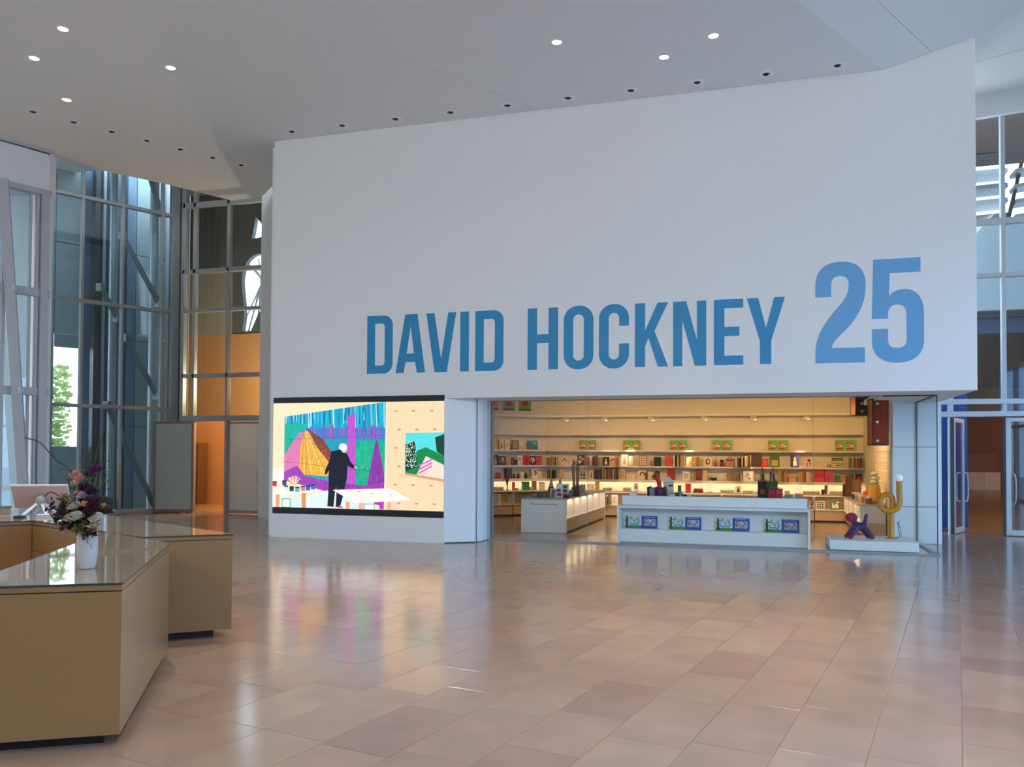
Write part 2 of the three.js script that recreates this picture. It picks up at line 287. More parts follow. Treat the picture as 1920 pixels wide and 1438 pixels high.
  const l = new THREE.RectAreaLight(0xffe0d0, 0.12, 3.9, 2.2); l.position.set(-8.138, 1.736, ZW + 0.03); l.rotation.y = Math.PI; scene.add(l);
}
{
  const V = (pts) => pts.map((p) => new THREE.Vector2(...p));
  const rrect = (P, x0, y0, x1, y1, [bl, br, tr, tl]) => {
    P.moveTo(x0 + bl, y0); P.lineTo(x1 - br, y0); if (br) P.absarc(x1 - br, y0 + br, br, -Math.PI / 2, 0); P.lineTo(x1, y1 - tr); if (tr) P.absarc(x1 - tr, y1 - tr, tr, 0, Math.PI / 2);
    P.lineTo(x0 + tl, y1); if (tl) P.absarc(x0 + tl, y1 - tl, tl, Math.PI / 2, Math.PI); P.lineTo(x0, y0 + bl); if (bl) P.absarc(x0 + bl, y0 + bl, bl, Math.PI, Math.PI * 1.5); return P;
  };
  const y0 = 3.415, H = 1.19, S = 0.178;
  const poly = (x0, w, pts) => new THREE.Shape(V(pts.map(([x, y]) => [x0 + x * w, y0 + y * H])));
  const D = (a, b) => { const s = rrect(new THREE.Shape(), a, y0, b, y0 + H, [0, 0.2, 0.2, 0]); s.holes.push(rrect(new THREE.Path(), a + S, y0 + 0.165, b - S, y0 + H - 0.165, [0, 0.07, 0.07, 0])); return s; };
  const O = (a, b) => { const s = rrect(new THREE.Shape(), a, y0 - 0.012, b, y0 + H + 0.012, [0.27, 0.27, 0.27, 0.27]); s.holes.push(rrect(new THREE.Path(), a + 0.185, y0 + 0.155, b - 0.185, y0 + H - 0.155, [0.1, 0.1, 0.1, 0.1])); return s; };
  const C = (a, b) => {
    const P = new THREE.Shape(), t = y0 + H + 0.012, u = y0 - 0.012, R = 0.27, r = 0.1, i0 = a + 0.185, i1 = b - 0.185, p = Math.PI;
    P.moveTo(b, y0 + 0.66 * H); P.lineTo(b, t - R); P.absarc(b - R, t - R, R, 0, p / 2); P.lineTo(a + R, t); P.absarc(a + R, t - R, R, p / 2, p); P.lineTo(a, u + R); P.absarc(a + R, u + R, R, p, 1.5 * p);
    P.lineTo(b - R, u); P.absarc(b - R, u + R, R, 1.5 * p, 2 * p); P.lineTo(b, y0 + 0.38 * H); P.lineTo(i1, y0 + 0.38 * H); P.lineTo(i1, y0 + 0.155 + r); P.absarc(i1 - r, y0 + 0.155 + r, r, 0, -p / 2, true);
    P.lineTo(i0 + r, y0 + 0.155); P.absarc(i0 + r, y0 + 0.155 + r, r, 1.5 * p, p, true); P.lineTo(i0, y0 + H - 0.155 - r); P.absarc(i0 + r, y0 + H - 0.155 - r, r, p, p / 2, true); P.lineTo(i1 - r, y0 + H - 0.155); P.absarc(i1 - r, y0 + H - 0.155 - r, r, p / 2, 0, true); P.lineTo(i1, y0 + 0.66 * H);
    return P;
  };
  const A = poly(-7.255, 0.645, [[0, 0], [0.275, 0], [0.335, 0.185], [0.665, 0.185], [0.725, 0], [1, 0], [0.735, 1], [0.315, 1]].map(([x, y]) => [x, y]));
  A.holes.push(new THREE.Path(V([[0.375, 0.33], [0.625, 0.33], [0.5, 0.8]].map(([x, y]) => [-7.255 + x * 0.645, y0 + y * H]))));
  const letters = [
    D(-7.899, -7.325), A, poly(-6.589, 0.641, [[0.29, 0], [0.70, 0], [1, 1], [0.735, 1], [0.505, 0.22], [0.275, 1], [0, 1]]), poly(-5.868, 0.2, [[0.04, 0], [0.96, 0], [0.96, 1], [0.04, 1]]), D(-5.544, -4.958),
    poly(-4.466, 0.604, [[0, 0], [0.31, 0], [0.31, 0.43], [0.69, 0.43], [0.69, 0], [1, 0], [1, 1], [0.69, 1], [0.69, 0.575], [0.31, 0.575], [0.31, 1], [0, 1]]), O(-3.749, -3.172), C(-3.065, -2.496),
    poly(-2.386, 0.615, [[0, 0], [0.31, 0], [0.31, 0.32], [0.41, 0.46], [0.69, 0], [1, 0], [0.59, 0.56], [1, 1], [0.68, 1], [0.31, 0.57], [0.31, 1], [0, 1]]),
    poly(-1.681, 0.596, [[0, 0], [0.28, 0], [0.28, 0.71], [0.66, 0], [1, 0], [1, 1], [0.72, 1], [0.72, 0.4], [0.4, 1], [0, 1]]),
    poly(-0.949, 0.515, [[0, 0], [1, 0], [1, 0.14], [0.36, 0.14], [0.36, 0.44], [0.87, 0.44], [0.87, 0.58], [0.36, 0.58], [0.36, 0.865], [1, 0.865], [1, 1], [0, 1]]),
    poly(-0.372, 0.653, [[0.345, 0], [0.64, 0], [0.64, 0.345], [1, 1], [0.72, 1], [0.505, 0.545], [0.30, 1], [0, 1], [0.345, 0.345]]),
  ];
  const flat = (s) => new THREE.ExtrudeGeometry(s, { depth: 0.004, bevelEnabled: false, curveSegments: 10 });
  const t1 = thing('wall_lettering', 'mid-blue capital letters of the two-word name across the white wall', 'lettering', [-4, y0, ZW + 0.0005]);
  const blue = std(lin(0.018, 0.27, 0.53), 0.5), pale = std(lin(0.14, 0.40, 0.68), 0.5);
  for (const s of letters) mesh('letter', flat(s).translate(4, -y0, 0), blue, t1);
  const n0 = 3.402, NH = 1.77, N = (x0, w) => (x, y) => [x0 + x * w, n0 + y * NH];
  const a = N(0.788, 0.822), two = new THREE.Shape(), bz = (S2, f, ...v) => S2.bezierCurveTo(...f(v[0], v[1]), ...f(v[2], v[3]), ...f(v[4], v[5]));
  two.moveTo(...a(0, 0.655)); two.lineTo(...a(0, 0.77)); bz(two, a, 0, 0.93, 0.2, 1, 0.5, 1); bz(two, a, 0.82, 1, 1, 0.92, 1, 0.76); bz(two, a, 1, 0.56, 0.83, 0.44, 0.62, 0.33); bz(two, a, 0.42, 0.24, 0.34, 0.2, 0.33, 0.148);
  two.lineTo(...a(0.98, 0.148)); two.lineTo(...a(0.98, 0)); two.lineTo(...a(0, 0)); two.lineTo(...a(0, 0.13)); bz(two, a, 0.02, 0.27, 0.16, 0.38, 0.36, 0.50); bz(two, a, 0.55, 0.6, 0.665, 0.66, 0.665, 0.77); bz(two, a, 0.665, 0.83, 0.6, 0.858, 0.495, 0.858); bz(two, a, 0.38, 0.858, 0.32, 0.83, 0.32, 0.77); two.lineTo(...a(0.32, 0.655));
  const b = N(1.706, 0.818), five = new THREE.Shape();
  five.moveTo(...b(0, 0.42)); five.lineTo(...b(0.03, 1)); five.lineTo(...b(0.94, 1)); five.lineTo(...b(0.94, 0.86)); five.lineTo(...b(0.35, 0.86)); five.lineTo(...b(0.335, 0.64)); bz(five, b, 0.42, 0.685, 0.5, 0.70, 0.62, 0.70); bz(five, b, 0.86, 0.70, 1, 0.61, 1, 0.47); five.lineTo(...b(1, 0.2)); bz(five, b, 1, 0.06, 0.8, -0.012, 0.5, -0.012); bz(five, b, 0.2, -0.012, 0, 0.06, 0, 0.2);
  five.lineTo(...b(0, 0.32)); five.lineTo(...b(0.315, 0.32)); five.lineTo(...b(0.315, 0.21)); bz(five, b, 0.315, 0.16, 0.37, 0.132, 0.49, 0.132); bz(five, b, 0.62, 0.132, 0.67, 0.16, 0.67, 0.21); five.lineTo(...b(0.67, 0.46)); bz(five, b, 0.67, 0.52, 0.6, 0.553, 0.49, 0.553); bz(five, b, 0.38, 0.553, 0.315, 0.52, 0.315, 0.46); five.lineTo(...b(0.315, 0.42));
  const t2 = thing('wall_lettering', 'larger paler blue number 25 at the right end of the white wall', 'lettering', [1.65, n0, ZW + 0.0005]);
  for (const s of [two, five]) mesh('digit', flat(s).translate(-1.65, -n0, 0), pale, t2);
}

// ---------------------------------------------------------------- glazing helper: members and panes in a plane, local x along it, local y up
// panes: rows of [x0, x1, y0, y1]; members: [x0, x1, y0, y1, depth]
function glazing(name, p, turn, members, panes, mat = M.glass, frame = M.mullion, memberNames = ['mullion', 'transom']) {
  const g = struct(name, p, turn);
  for (const [x0, x1, y0, y1, d = 0.12, z = 0] of members) mesh(y1 - y0 > x1 - x0 ? memberNames[0] : memberNames[1], rbox(x1 - x0, y1 - y0, d, 0.008), frame, g, [(x0 + x1) / 2, (y0 + y1) / 2, z]);
  for (const [x0, x1, y0, y1, m] of panes) mesh('pane', box(x1 - x0, y1 - y0, 0.014), m || mat, g, [(x0 + x1) / 2, (y0 + y1) / 2, 0]);
  return g;
}
const turnOf = (dx, dz) => Math.atan2(-dz, dx);
const ORD = ['first', 'second', 'third', 'fourth', 'fifth', 'sixth', 'seventh', 'eighth', 'ninth', 'tenth', 'eleventh', 'twelfth', 'thirteenth', 'fourteenth'];

// ---------------------------------------------------------------- ceiling lights
{
  const warm = new THREE.MeshStandardMaterial({ color: 0xffffff, emissive: lin(1, 0.86, 0.66), emissiveIntensity: 5, roughness: 0.5 });
  const lit = [[-11.921, -11.173, 'above the desk, lowest of the left cluster of four'], [-10.653, -10.515, 'topmost of the left cluster of four in the ceiling'], [-9.929, -12.127, 'rightmost of the left cluster of four in the ceiling'], [-12.738, -12.689, 'nearest the row of seven dark spots on the left'],
    [-3.275, -13.129, 'alone in the middle of the ceiling'], [-1.671, -14.136, 'nearer the white wall of the pair on the right'], [-0.829, -13.629, 'farther from the white wall of the pair on the right']];
  lit.forEach(([x, z, where], i) => {
    const y = ceilY(x, z), t = thing('downlight', `glowing round recessed downlight, ${where}`.replace('topmost', 'highest').replace('lowest of', 'second of'), 'ceiling light', [x, y, z], 0, 'lit downlights in the ceiling');
    mesh('rim', lathe([[0.075, 0.004], [0.078, -0.006], [0.098, -0.008], [0.1, 0.0]], 24), M.wall, t);
    mesh('lens', cyl(0.076, 0.076, 0.006, 24), warm, t, [0, -0.003, 0]);
    const s = new THREE.SpotLight(0xffe2c0, 22, 0, 0.36, 1, 2); s.position.set(x, y - 0.02, z); s.target.position.set(x, 0, z); s.castShadow = true; scene.add(s, s.target);
  });
  // unseen downlights over the rest of the hall, placed to warm its floor
  for (const [x, z, nm] of [[-12, -6, 'over the desk'], [-7, -8, 'past the vase'], [-1, -7, 'in mid hall'], [4, -8, 'towards the side glazing'], [1.5, -3, 'over the camera side'], [6, -4, 'over the right rear'], [6.5, 2, 'near the right rear corner']]) {
    const y = ceilY(x, z), t = thing('downlight', `unseen round recessed downlight ${nm} of the hall`, 'ceiling light', [x, y, z], 0, 'lit downlights in the ceiling');
    mesh('rim', lathe([[0.075, 0.004], [0.078, -0.006], [0.098, -0.008], [0.1, 0.0]], 24), M.wall, t); mesh('lens', cyl(0.076, 0.076, 0.006, 24), warm, t, [0, -0.003, 0]);
    const s = new THREE.SpotLight(0xffe2c0, 48, 0, 0.75, 1, 2); s.position.set(x, y - 0.02, z); s.target.position.set(x, 0, z); s.castShadow = true; scene.add(s, s.target);
  }
  const spotProto = (label, p, group, aim) => {
    const t = thing('spotlight', label, 'ceiling light', p, aim, group);
    mesh('trim_ring', lathe([[0.062, 0.006], [0.07, -0.008], [0.12, -0.01], [0.128, 0.0], [0.128, 0.006]], 24), M.panelWhite, t);
    mesh('baffle', lathe([[0.0, 0.08], [0.05, 0.08], [0.064, -0.004], [0.06, -0.004], [0.045, 0.07], [0, 0.07]], 20), M.black, t, [0, 0, 0], [0.35, 0, 0]);
    mesh('lamp_cap', lathe([[0.0, -0.028], [0.035, -0.02], [0.052, 0.0], [0.05, 0.02]], 18), M.black, t, [0, 0.004, -0.012], [0.35, 0, 0]);
    return t;
  };
  const xs = [-9.475, -8.307, -7.118, -5.95, -4.78, -3.586, -2.409, -1.217, -0.036, 1.135];
  xs.forEach((x, i) => spotProto(`unlit recessed eyeball spotlight, ${ORD[i]} from the left along the white wall`, [x, ceilY(x, -15.28) - 0.002, -15.28], 'row of ten spotlights by the white wall', 0));
  [[-13.839, -12.967], [-13.482, -13.614], [-13.123, -14.251], [-12.765, -14.871], [-12.42, -15.516], [-12.068, -16.16], [-11.736, -16.772]]
    .forEach(([x, z], i) => spotProto(`unlit recessed eyeball spotlight, ${ORD[i]} from the left in the row above the left glazing`, [x, ceilY(x, z) - 0.002, z], 'row of seven spotlights by the left glazing', 1.1));
}

// ---------------------------------------------------------------- left: tall glazing near the bulkhead, its leaning steel and the angled far glazing
{ // local x runs away from the camera along (0.34, -0.94) from [-20.5, -1]
  const L = 14.86, g = glazing('window_1', [-20.5, 0, -1.0], turnOf(0.34, -0.94), (() => {
    const m = [[0, L, 0, 0.12, 0.2], [0, L, 3.02, 3.2, 0.16], [0, L, 5.22, 5.4, 0.16], [0, L, 7.5, 7.62, 0.2]];
    for (const x of [0.05, 2.4, 4.8, 7.2, 9.6, 12.0, 13.9]) m.push([x - 0.04, x + 0.04, 0, 7.6, 0.14]);
    m.push([14.43, 14.47, 0, 7.6, 0.1], [14.56, 14.62, 0, 7.6, 0.12]);
    return m;
  })(), (() => {
    const p = [], xs = [0.05, 2.4, 4.8, 7.2, 9.6, 12.0, 13.9, 14.45];
    for (let i = 0; i < 7; i++) for (const [a, b] of [[0.12, 3.02], [3.2, 5.22], [5.4, 7.5]]) p.push([xs[i] + 0.04, xs[i + 1] - 0.02, a, b]);
    return p;
  })(), M.glassTint, M.grayFrame);
  mesh('side_fin', rbox(0.17, 7.62, 0.22, 0.01), M.grayFrame, g, [14.72, 3.8, 0.02]);
  // leaning steel columns in front of it
  const col = (a, b, w, label) => {
    const t = thing('steel_column', label, 'column', [b[0], 0, b[2]]);
    mesh('shaft', bar([a[0] - b[0], a[1], a[2] - b[2]], [0, b[1], 0], w, 0.2), M.grayFrame, t);
    mesh('base_shoe', rbox(0.34, 0.05, 0.34, 0.01), M.mullion, t, [0, 0.025, 0]);
    for (const y of [3.11, 5.31]) { const k = (y - b[1]) / (a[1] - b[1]); mesh('bracket', rbox(0.3, 0.12, 0.1, 0.01), M.paleSteel, t, [(a[0] - b[0]) * k, y, (a[2] - b[2]) * k]); }
  };
  col([-15.7, 7.62, -13.98], [-15.46, 0.02, -14.5], 0.2, 'leaning pale steel column in front of the left glazing under the boxed bulkhead');
  // solid infill behind the fin, joining the two glazed fronts
  const w = struct('wall_infill');
  mesh('wall_panel', wallStrip([-15.5, -15.12], [-21.0, -13.6], 0.2, 0, 10.9), M.wall, w);
  mesh('wall_panel', prism([[-16.5, -14.85], [-15.55, -15.1], [-18.4, -9.6], [-19.3, -9.8]], 8.4, 10.9), M.wall, w);
}
const FD = [0.43110071, -0.90230382], FN = [-0.90230382, -0.43110071];   // along the angled facade, and outwards from it
const fac = (s, off = 0) => [-17.1 + FD[0] * s + FN[0] * off, -21.2 + FD[1] * s + FN[1] * off];
{
  const xs = [-7.2, -6.1, -4.98, -3.82, -2.66, -1.56, -0.4, -0.12], ys = [0.1, 3.06, 5.97, 8.87, 10.9];
  const mem = [], pan = [];
  for (const x of xs.slice(0, -1)) mem.push([x - 0.035, x + 0.035, 0, 10.9, 0.16]);
  mem.push([-7.2, -0.1, 0, 0.12, 0.18]);
  for (const y of ys.slice(1, 4)) mem.push([-7.2, -0.1, y - 0.05, y + 0.05, 0.14]);
  for (let i = 0; i + 1 < xs.length; i++) for (let j = 0; j < 4; j++) pan.push([xs[i] + 0.035, xs[i + 1] - 0.035, ys[j] + 0.05, ys[j + 1] - 0.05]);
  glazing('window_2', [-17.1, 0, -21.2], turnOf(FD[0], FD[1]), mem, pan, M.glassTint);
  const [cx, cz] = [-16.94, -21.2];
  const c = struct('column_steel', [cx, 0, cz]);
  mesh('shaft', rbox(0.36, 10.9, 0.3, 0.02), M.mullion, c, [0, 5.45, 0]);
  mesh('shaft_joint', rbox(0.05, 10.9, 0.32, 0.005), M.darkSteel, c, [0.17, 5.45, 0.02]);
}
// glazed wall with the two doors, facing the hall
{
  const mem = [[-16.74, -16.62, 0, 10.9, 0.16], [-16.33, -16.24, 2.7, 10.9, 0.16], [-15.16, -15.08, 0, 10.9, 0.16], [-14.0, -13.9, 0, 10.9, 0.16],
    [-16.7, -13.6, 2.7, 2.86, 0.2], [-16.7, -13.6, 3.98, 4.1, 0.16], [-16.7, -13.6, 5.92, 6.02, 0.14], [-16.7, -13.6, 7.08, 7.2, 0.16], [-16.7, -13.6, 9.05, 9.2, 0.16], [-16.34, -16.24, 0, 2.7, 0.16]];
  const pan = [];
  for (const [a, b] of [[-16.62, -16.33], [-16.24, -15.16], [-15.08, -14.0], [-13.9, -13.55]]) for (const [c, d] of [[2.86, 3.98], [4.1, 5.92], [6.02, 7.08], [7.2, 9.05], [9.2, 10.9]]) pan.push([a, b, c, d]);
  pan.push([-16.62, -16.34, 0.05, 2.7]);
  glazing('window_3', [0, 0, -21.1], 0, mem, pan, M.glassTint);
  const leaf = (name, p, turn, w, mat, frame) => {
    const d = struct(name, p, turn);
    mesh('stile', rbox(0.06, 2.66, 0.05, 0.006), frame, d, [0.03, 1.34, 0]); mesh('stile', rbox(0.06, 2.66, 0.05, 0.006), frame, d, [w - 0.03, 1.34, 0]);
    mesh('rail', rbox(w - 0.12, 0.06, 0.05, 0.006), frame, d, [w / 2, 2.64, 0]); mesh('rail', rbox(w - 0.12, 0.09, 0.05, 0.006), frame, d, [w / 2, 0.055, 0]);
    mesh('door_panel', box(w - 0.12, 2.51, 0.02), mat, d, [w / 2, 1.355, 0]);
    mesh('handle', merge([at(cyl(0.012, 0.012, 0.4, 10), w - 0.1, 1.1, 0.06), at(box(0.02, 0.02, 0.06), w - 0.1, 1.27, 0.03), at(box(0.02, 0.02, 0.06), w - 0.1, 0.93, 0.03)]), M.steel, d);
    return d;
  };
  const bronze = std(lin(0.22, 0.13, 0.10), 0.4, { metalness: 0.4 });
  leaf('door_1', [-16.19, 0.01, -21.0], Math.PI + 0.4, 1.13, std(lin(0.33, 0.41, 0.42), 0.3), bronze);   // swung open against the glazing
  leaf('door_2', [-15.08, 0.01, -21.1], 0, 1.1, M.frosted, M.mullion);
}
// warm corridor behind those doors
{
  const w = struct('wall_corridor');
  mesh('wall_panel', prism([[-19.7, -25.2], [-11.5, -25.2], [-11.5, -25.5], [-19.9, -25.5]], 0, 5.9), M.orangeWall, w);
  const slate = std(lin(0.11, 0.135, 0.155), 0.7), dun = std(lin(0.36, 0.36, 0.31), 0.8);
  mesh('wall_panel_upper', prism([[-19.7, -25.2], [-17.95, -25.2], [-17.95, -25.5], [-19.9, -25.5]], 8.2, 11), slate, w);
  mesh('wall_panel_upper', prism([[-19.7, -25.2], [-17.95, -25.2], [-17.95, -25.5], [-19.9, -25.5]], 5.9, 8.2), dun, w);
  { const q = new THREE.Shape([[-17.95, 5.9], [-11.5, 5.9], [-11.5, 11], [-17.95, 11]].map((p) => new THREE.Vector2(...p))), h = new THREE.Path(), k = new THREE.Path();
    h.moveTo(-17.55, 6.0); h.bezierCurveTo(-17.3, 6.9, -17.75, 7.6, -17.5, 8.2); h.bezierCurveTo(-17.3, 8.7, -16.9, 8.75, -16.4, 8.6); h.lineTo(-14, 8.2); h.lineTo(-14, 7.2); h.bezierCurveTo(-15.6, 7.4, -16.4, 7.1, -16.9, 6.6); h.lineTo(-17.2, 6.0);
    k.moveTo(-17.2, 9.2); k.lineTo(-17.05, 10.0); k.lineTo(-16.5, 9.3); q.holes.push(h, k);
    mesh('wall_panel_upper', at(new THREE.ExtrudeGeometry(q, { depth: 0.2, bevelEnabled: false, curveSegments: 10 }), 0, 0, -25.45), slate, w); }
  mesh('side_panel', wallStrip([-17.2, -21.3], [-19.8, -25.3], 0.15, 0, 11), M.grayWall, w);
  mesh('end_panel', prism([[-12.0, -21.3], [-11.7, -21.3], [-11.7, -25.2], [-12.0, -25.2]], 0, 11), M.orangeWall, w);
  mesh('corridor_ceiling', prism([[-17.2, -21.25], [-11.7, -21.25], [-11.7, -25.5], [-19.9, -25.5]], 10.9, 11.1), M.grayWall, w);
  mesh('corridor_floor', prism([[-17.2, -21.35], [-11.7, -21.35], [-11.7, -25.3], [-19.8, -25.3]], -0.2, -0.002), std(lin(0.40, 0.24, 0.12), 0.25), w);
  const c = thing('dark_cabinet', 'tall dark brown cabinet standing inside the orange corridor', 'cabinet', [-19.05, 0, -24.9], -0.3);
  mesh('carcass', rbox(0.62, 2.1, 0.4, 0.01), M.woodDark, c, [0, 1.05, 0]); mesh('door', rbox(0.58, 2.02, 0.02, 0.005), std(lin(0.09, 0.045, 0.03), 0.4), c, [0, 1.05, 0.212]); mesh('plinth', rbox(0.56, 0.06, 0.38, 0.005), M.black, c, [0, 0.03, 0.005]);
  const lamp = new THREE.PointLight(0xffcf98, 34, 0, 2); lamp.position.set(-15.0, 3.9, -23.2); lamp.castShadow = true; scene.add(lamp);  // lamp out of view, placed to light the corridor warmly
  const t = thing('unseen_globe_lamp', 'unseen globe lamp lighting the orange corridor', 'lamp', [-15.0, 3.9, -23.2]);
  mesh('globe', new THREE.SphereGeometry(0.14, 20, 14), new THREE.MeshStandardMaterial({ color: 0xffffff, emissive: lin(1, 0.7, 0.4), emissiveIntensity: 3 }), t);
  mesh('cable', cyl(0.006, 0.006, 6.9, 6), M.black, t, [0, 3.58, 0]);
  // white sail-like shells of the roof seen through the upper panes
  const sail = thing('roof_sail', 'white curved roof sail outside, seen through the upper panes', 'roof', [-17.2, 6.4, -27.2]);
  const shell = (pts, w, m) => { const s = new THREE.Shape(pts.map((p) => new THREE.Vector2(...p))); return new THREE.ExtrudeGeometry(s, { depth: w, bevelEnabled: false, curveSegments: 12 }); };
  const arc = []; for (let i = 0; i <= 14; i++) { const a = 0.2 + i * 0.09; arc.push([Math.cos(a) * 2.2 - 1.5, Math.sin(a) * 2.4]); } for (let i = 14; i >= 0; i--) { const a = 0.2 + i * 0.09; arc.push([Math.cos(a) * 2.12 - 1.5, Math.sin(a) * 2.3]); }
  mesh('shell', shell(arc, 1.6), M.wall, sail);
  for (let i = 0; i < 4; i++) mesh('rib', bar([-0.6 + i * 0.35, -0.4, 1.7], [0.4 - i * 0.2, 2.3, 1.2], 0.06, 0.06), M.paleSteel, sail);
}

// ---------------------------------------------------------------- outside on the left: panelled neighbour, fins, braces, planting
{
  const gnd = struct('exterior_ground');
  mesh('paving', prism([[-70, 40], [-14, 40], [-14, -60], [-70, -60]], -0.5, -0.31), std(lin(0.38, 0.38, 0.37), 0.8), gnd);
  const w = struct('exterior_wall');
  const teal = [std(lin(0.39, 0.48, 0.49), 0.6), std(lin(0.42, 0.50, 0.51), 0.6), std(lin(0.37, 0.455, 0.465), 0.6)], blue = std(lin(0.19, 0.29, 0.40), 0.5), paleB = std(lin(0.30, 0.36, 0.41), 0.5);
  const turn = turnOf(FD[0], FD[1]);
  for (let i = -5; i <= 3; i++) {
    const s0 = -0.95 + 0.86 * i - 0.0, s1 = s0 + 0.86;
    for (let j = 0; j < 4; j++) {
      let y0 = -0.3 + j * 2.95, y1 = y0 + 2.93;
      if (i === -1 && j === 0) { y1 = 1.95; } if (i === -1 && j === 1) { y0 = 5.15; y1 = 5.58; }
      if (y1 - y0 < 0.1) continue;
      const [x, z] = fac((s0 + s1) / 2, 4.5);
      mesh('cladding_panel', rbox(s1 - s0 - 0.02, y1 - y0, 0.06, 0.006), i >= 0 && i < 2 ? blue : teal[(i * 3 + j * 5 + 30) % 3], w, [x, (y0 + y1) / 2, z], [0, turn, 0]);
    }
  }
  mesh('wall_core', (() => { const p = [fac(-5.5, 4.6), fac(-1.83, 4.6), fac(-1.83, 4.8), fac(-5.5, 4.8)]; return prism(p, -0.3, 11.6); })(), M.grayWall, w);
  mesh('wall_core', prism([fac(-0.95, 4.6), fac(3.4, 4.6), fac(3.4, 4.8), fac(-0.95, 4.8)], -0.3, 11.6), M.grayWall, w);
  for (const [y0, y1] of [[-0.3, 1.93], [5.6, 11.6]]) mesh('wall_core', prism([fac(-1.83, 4.6), fac(-0.95, 4.6), fac(-0.95, 4.8), fac(-1.83, 4.8)], y0, y1), M.grayWall, w);
  // vertical fins before the neighbour
  for (const [s, wd, m] of [[-0.72, 0.16, M.darkSteel], [-0.5, 0.1, paleB], [-0.22, 0.24, paleB], [0.1, 0.06, M.paleSteel], [0.32, 0.14, blue], [1.75, 0.1, M.paleSteel], [2.0, 0.2, blue], [2.35, 0.1, M.paleSteel]]) {
    const [x, z] = fac(s, 4.1), t = struct('trim_fin', [x, -0.3, z], turn);
    mesh('fin', rbox(wd, 11.9, 0.3, 0.01), m, t, [0, 5.95, 0]);
  }
  { const [x, z] = fac(1.02, 3.9), t = thing('glass_sail', 'pale curved shell hanging outside behind the angled glazing', 'roof', [x, 5.7, z], turn);
    const pts = []; for (let i = 0; i <= 12; i++) { const a = i / 12 * 1.5; pts.push([0.36 * Math.cos(a) + 0.02, 2.2 * Math.sin(a) * 0.1 + 0.0]); }
    mesh('shell', new THREE.CylinderGeometry(0.42, 0.3, 2.1, 18, 1, true, -1.6, 3.0).translate(0, 1.05, 0), std(lin(0.62, 0.68, 0.72), 0.4, { side: THREE.DoubleSide }), t);
    mesh('edge_rail', bar([-0.45, 0, 0.2], [0.5, -0.12, 0.2], 0.06, 0.06), M.paleSteel, t); }
  const braces = [[-1.15, 8.25, 0.0, 6.35, 'upper'], [-1.0, 5.2, -0.02, 3.5, 'middle'], [-1.5, 3.15, -0.05, 0.1, 'lowest'], [-1.75, 6.6, -1.25, 5.75, 'short'], [-0.4, 10.4, 0.0, 9.2, 'topmost']];
  for (const [s0, y0, s1, y1, nm] of braces) {
    const a = fac(s0, 1.0), b = fac(s1, 1.0);
    const t = thing('steel_brace', `${nm} diagonal grey steel brace outside the angled glazing`, 'brace', [b[0], y1, b[1]]);
    mesh('strut', bar([a[0] - b[0], y0 - y1, a[1] - b[1]], [0, 0, 0], 0.16, 0.16), M.mullion, t);
    mesh('end_plate', rbox(0.2, 0.24, 0.2, 0.02), M.mullion, t); mesh('end_plate', rbox(0.2, 0.24, 0.2, 0.02), M.mullion, t, [a[0] - b[0], y0 - y1, a[1] - b[1]]);
  }
  { const [x, z] = fac(-1.3, 1.25), t = struct('column_outside', [x, -0.3, z], turn); mesh('shaft', cyl(0.11, 0.11, 11.5, 16), M.paleSteel, t, [0, 5.75, 0]); }
  { const [x, z] = fac(-0.05, 1.3), t = struct('column_outside', [x, -0.3, z], turn); mesh('shaft', cyl(0.13, 0.13, 11.5, 16), M.paleSteel, t, [0, 5.75, 0]); }
  // tree seen through the gap in the neighbour
  { const [x, z] = fac(-1.45, 9), t = thing('tree', 'light green tree beyond the gap in the panelled neighbour', 'tree', [x, -0.3, z]);
    mesh('trunk', cyl(0.08, 0.16, 4, 10), std(lin(0.12, 0.09, 0.06)), t, [0, 2, 0]);
    for (let i = 0; i < 7; i++) mesh('branch', tube([[0, 2 + i * 0.3, 0], [rr(-0.6, 0.6), 3 + i * 0.4, rr(-0.6, 0.6)], [rr(-1.3, 1.3), 3.8 + i * 0.45, rr(-1.3, 1.3)]], 0.03, 8, 5), std(lin(0.14, 0.11, 0.08)), t);
    const leaf = new THREE.PlaneGeometry(0.2, 0.12), gs = [];
    for (let i = 0; i < 3600; i++) { const a = rr(0, 6.3), r = Math.sqrt(rnd()) * 1.7, y = rr(1.4, 5.2); gs.push(leaf.clone().rotateX(rr(-1.5, 1.5)).rotateY(rr(0, 6)).translate(Math.cos(a) * r, y, Math.sin(a) * r)); }
    const f = mesh('foliage', mergeGeometries(gs), new THREE.MeshPhysicalMaterial({ color: lin(0.30, 0.38, 0.12), roughness: 0.9, transmission: 0.4, thickness: 0, side: THREE.DoubleSide }), t); f.userData.kind = 'stuff';
  }
  // low planter with a shrub just outside the glass
  { const [x, z] = fac(-2.1, 0.9), t = thing('planter', 'low grey planter trough with a sparse yellow-green shrub outside the glass', 'planter', [x, -0.3, z], turn);
    mesh('trough', rbox(1.3, 0.75, 0.5, 0.02), std(lin(0.16, 0.17, 0.2), 0.6), t, [0, 0.375, 0]); mesh('soil', rbox(1.2, 0.04, 0.4, 0.005), std(lin(0.05, 0.035, 0.025), 0.9), t, [0, 0.745, 0]);
    for (let i = 0; i < 12; i++) { const x0 = rr(-0.4, 0.4); mesh('stem', tube([[x0, 0.7, 0], [x0 + rr(-0.1, 0.1), 1.0, rr(-0.1, 0.1)], [x0 + rr(-0.3, 0.3), rr(1.2, 1.6), rr(-0.2, 0.2)]], 0.008, 8, 5), solid('#4c5a24'), t); }
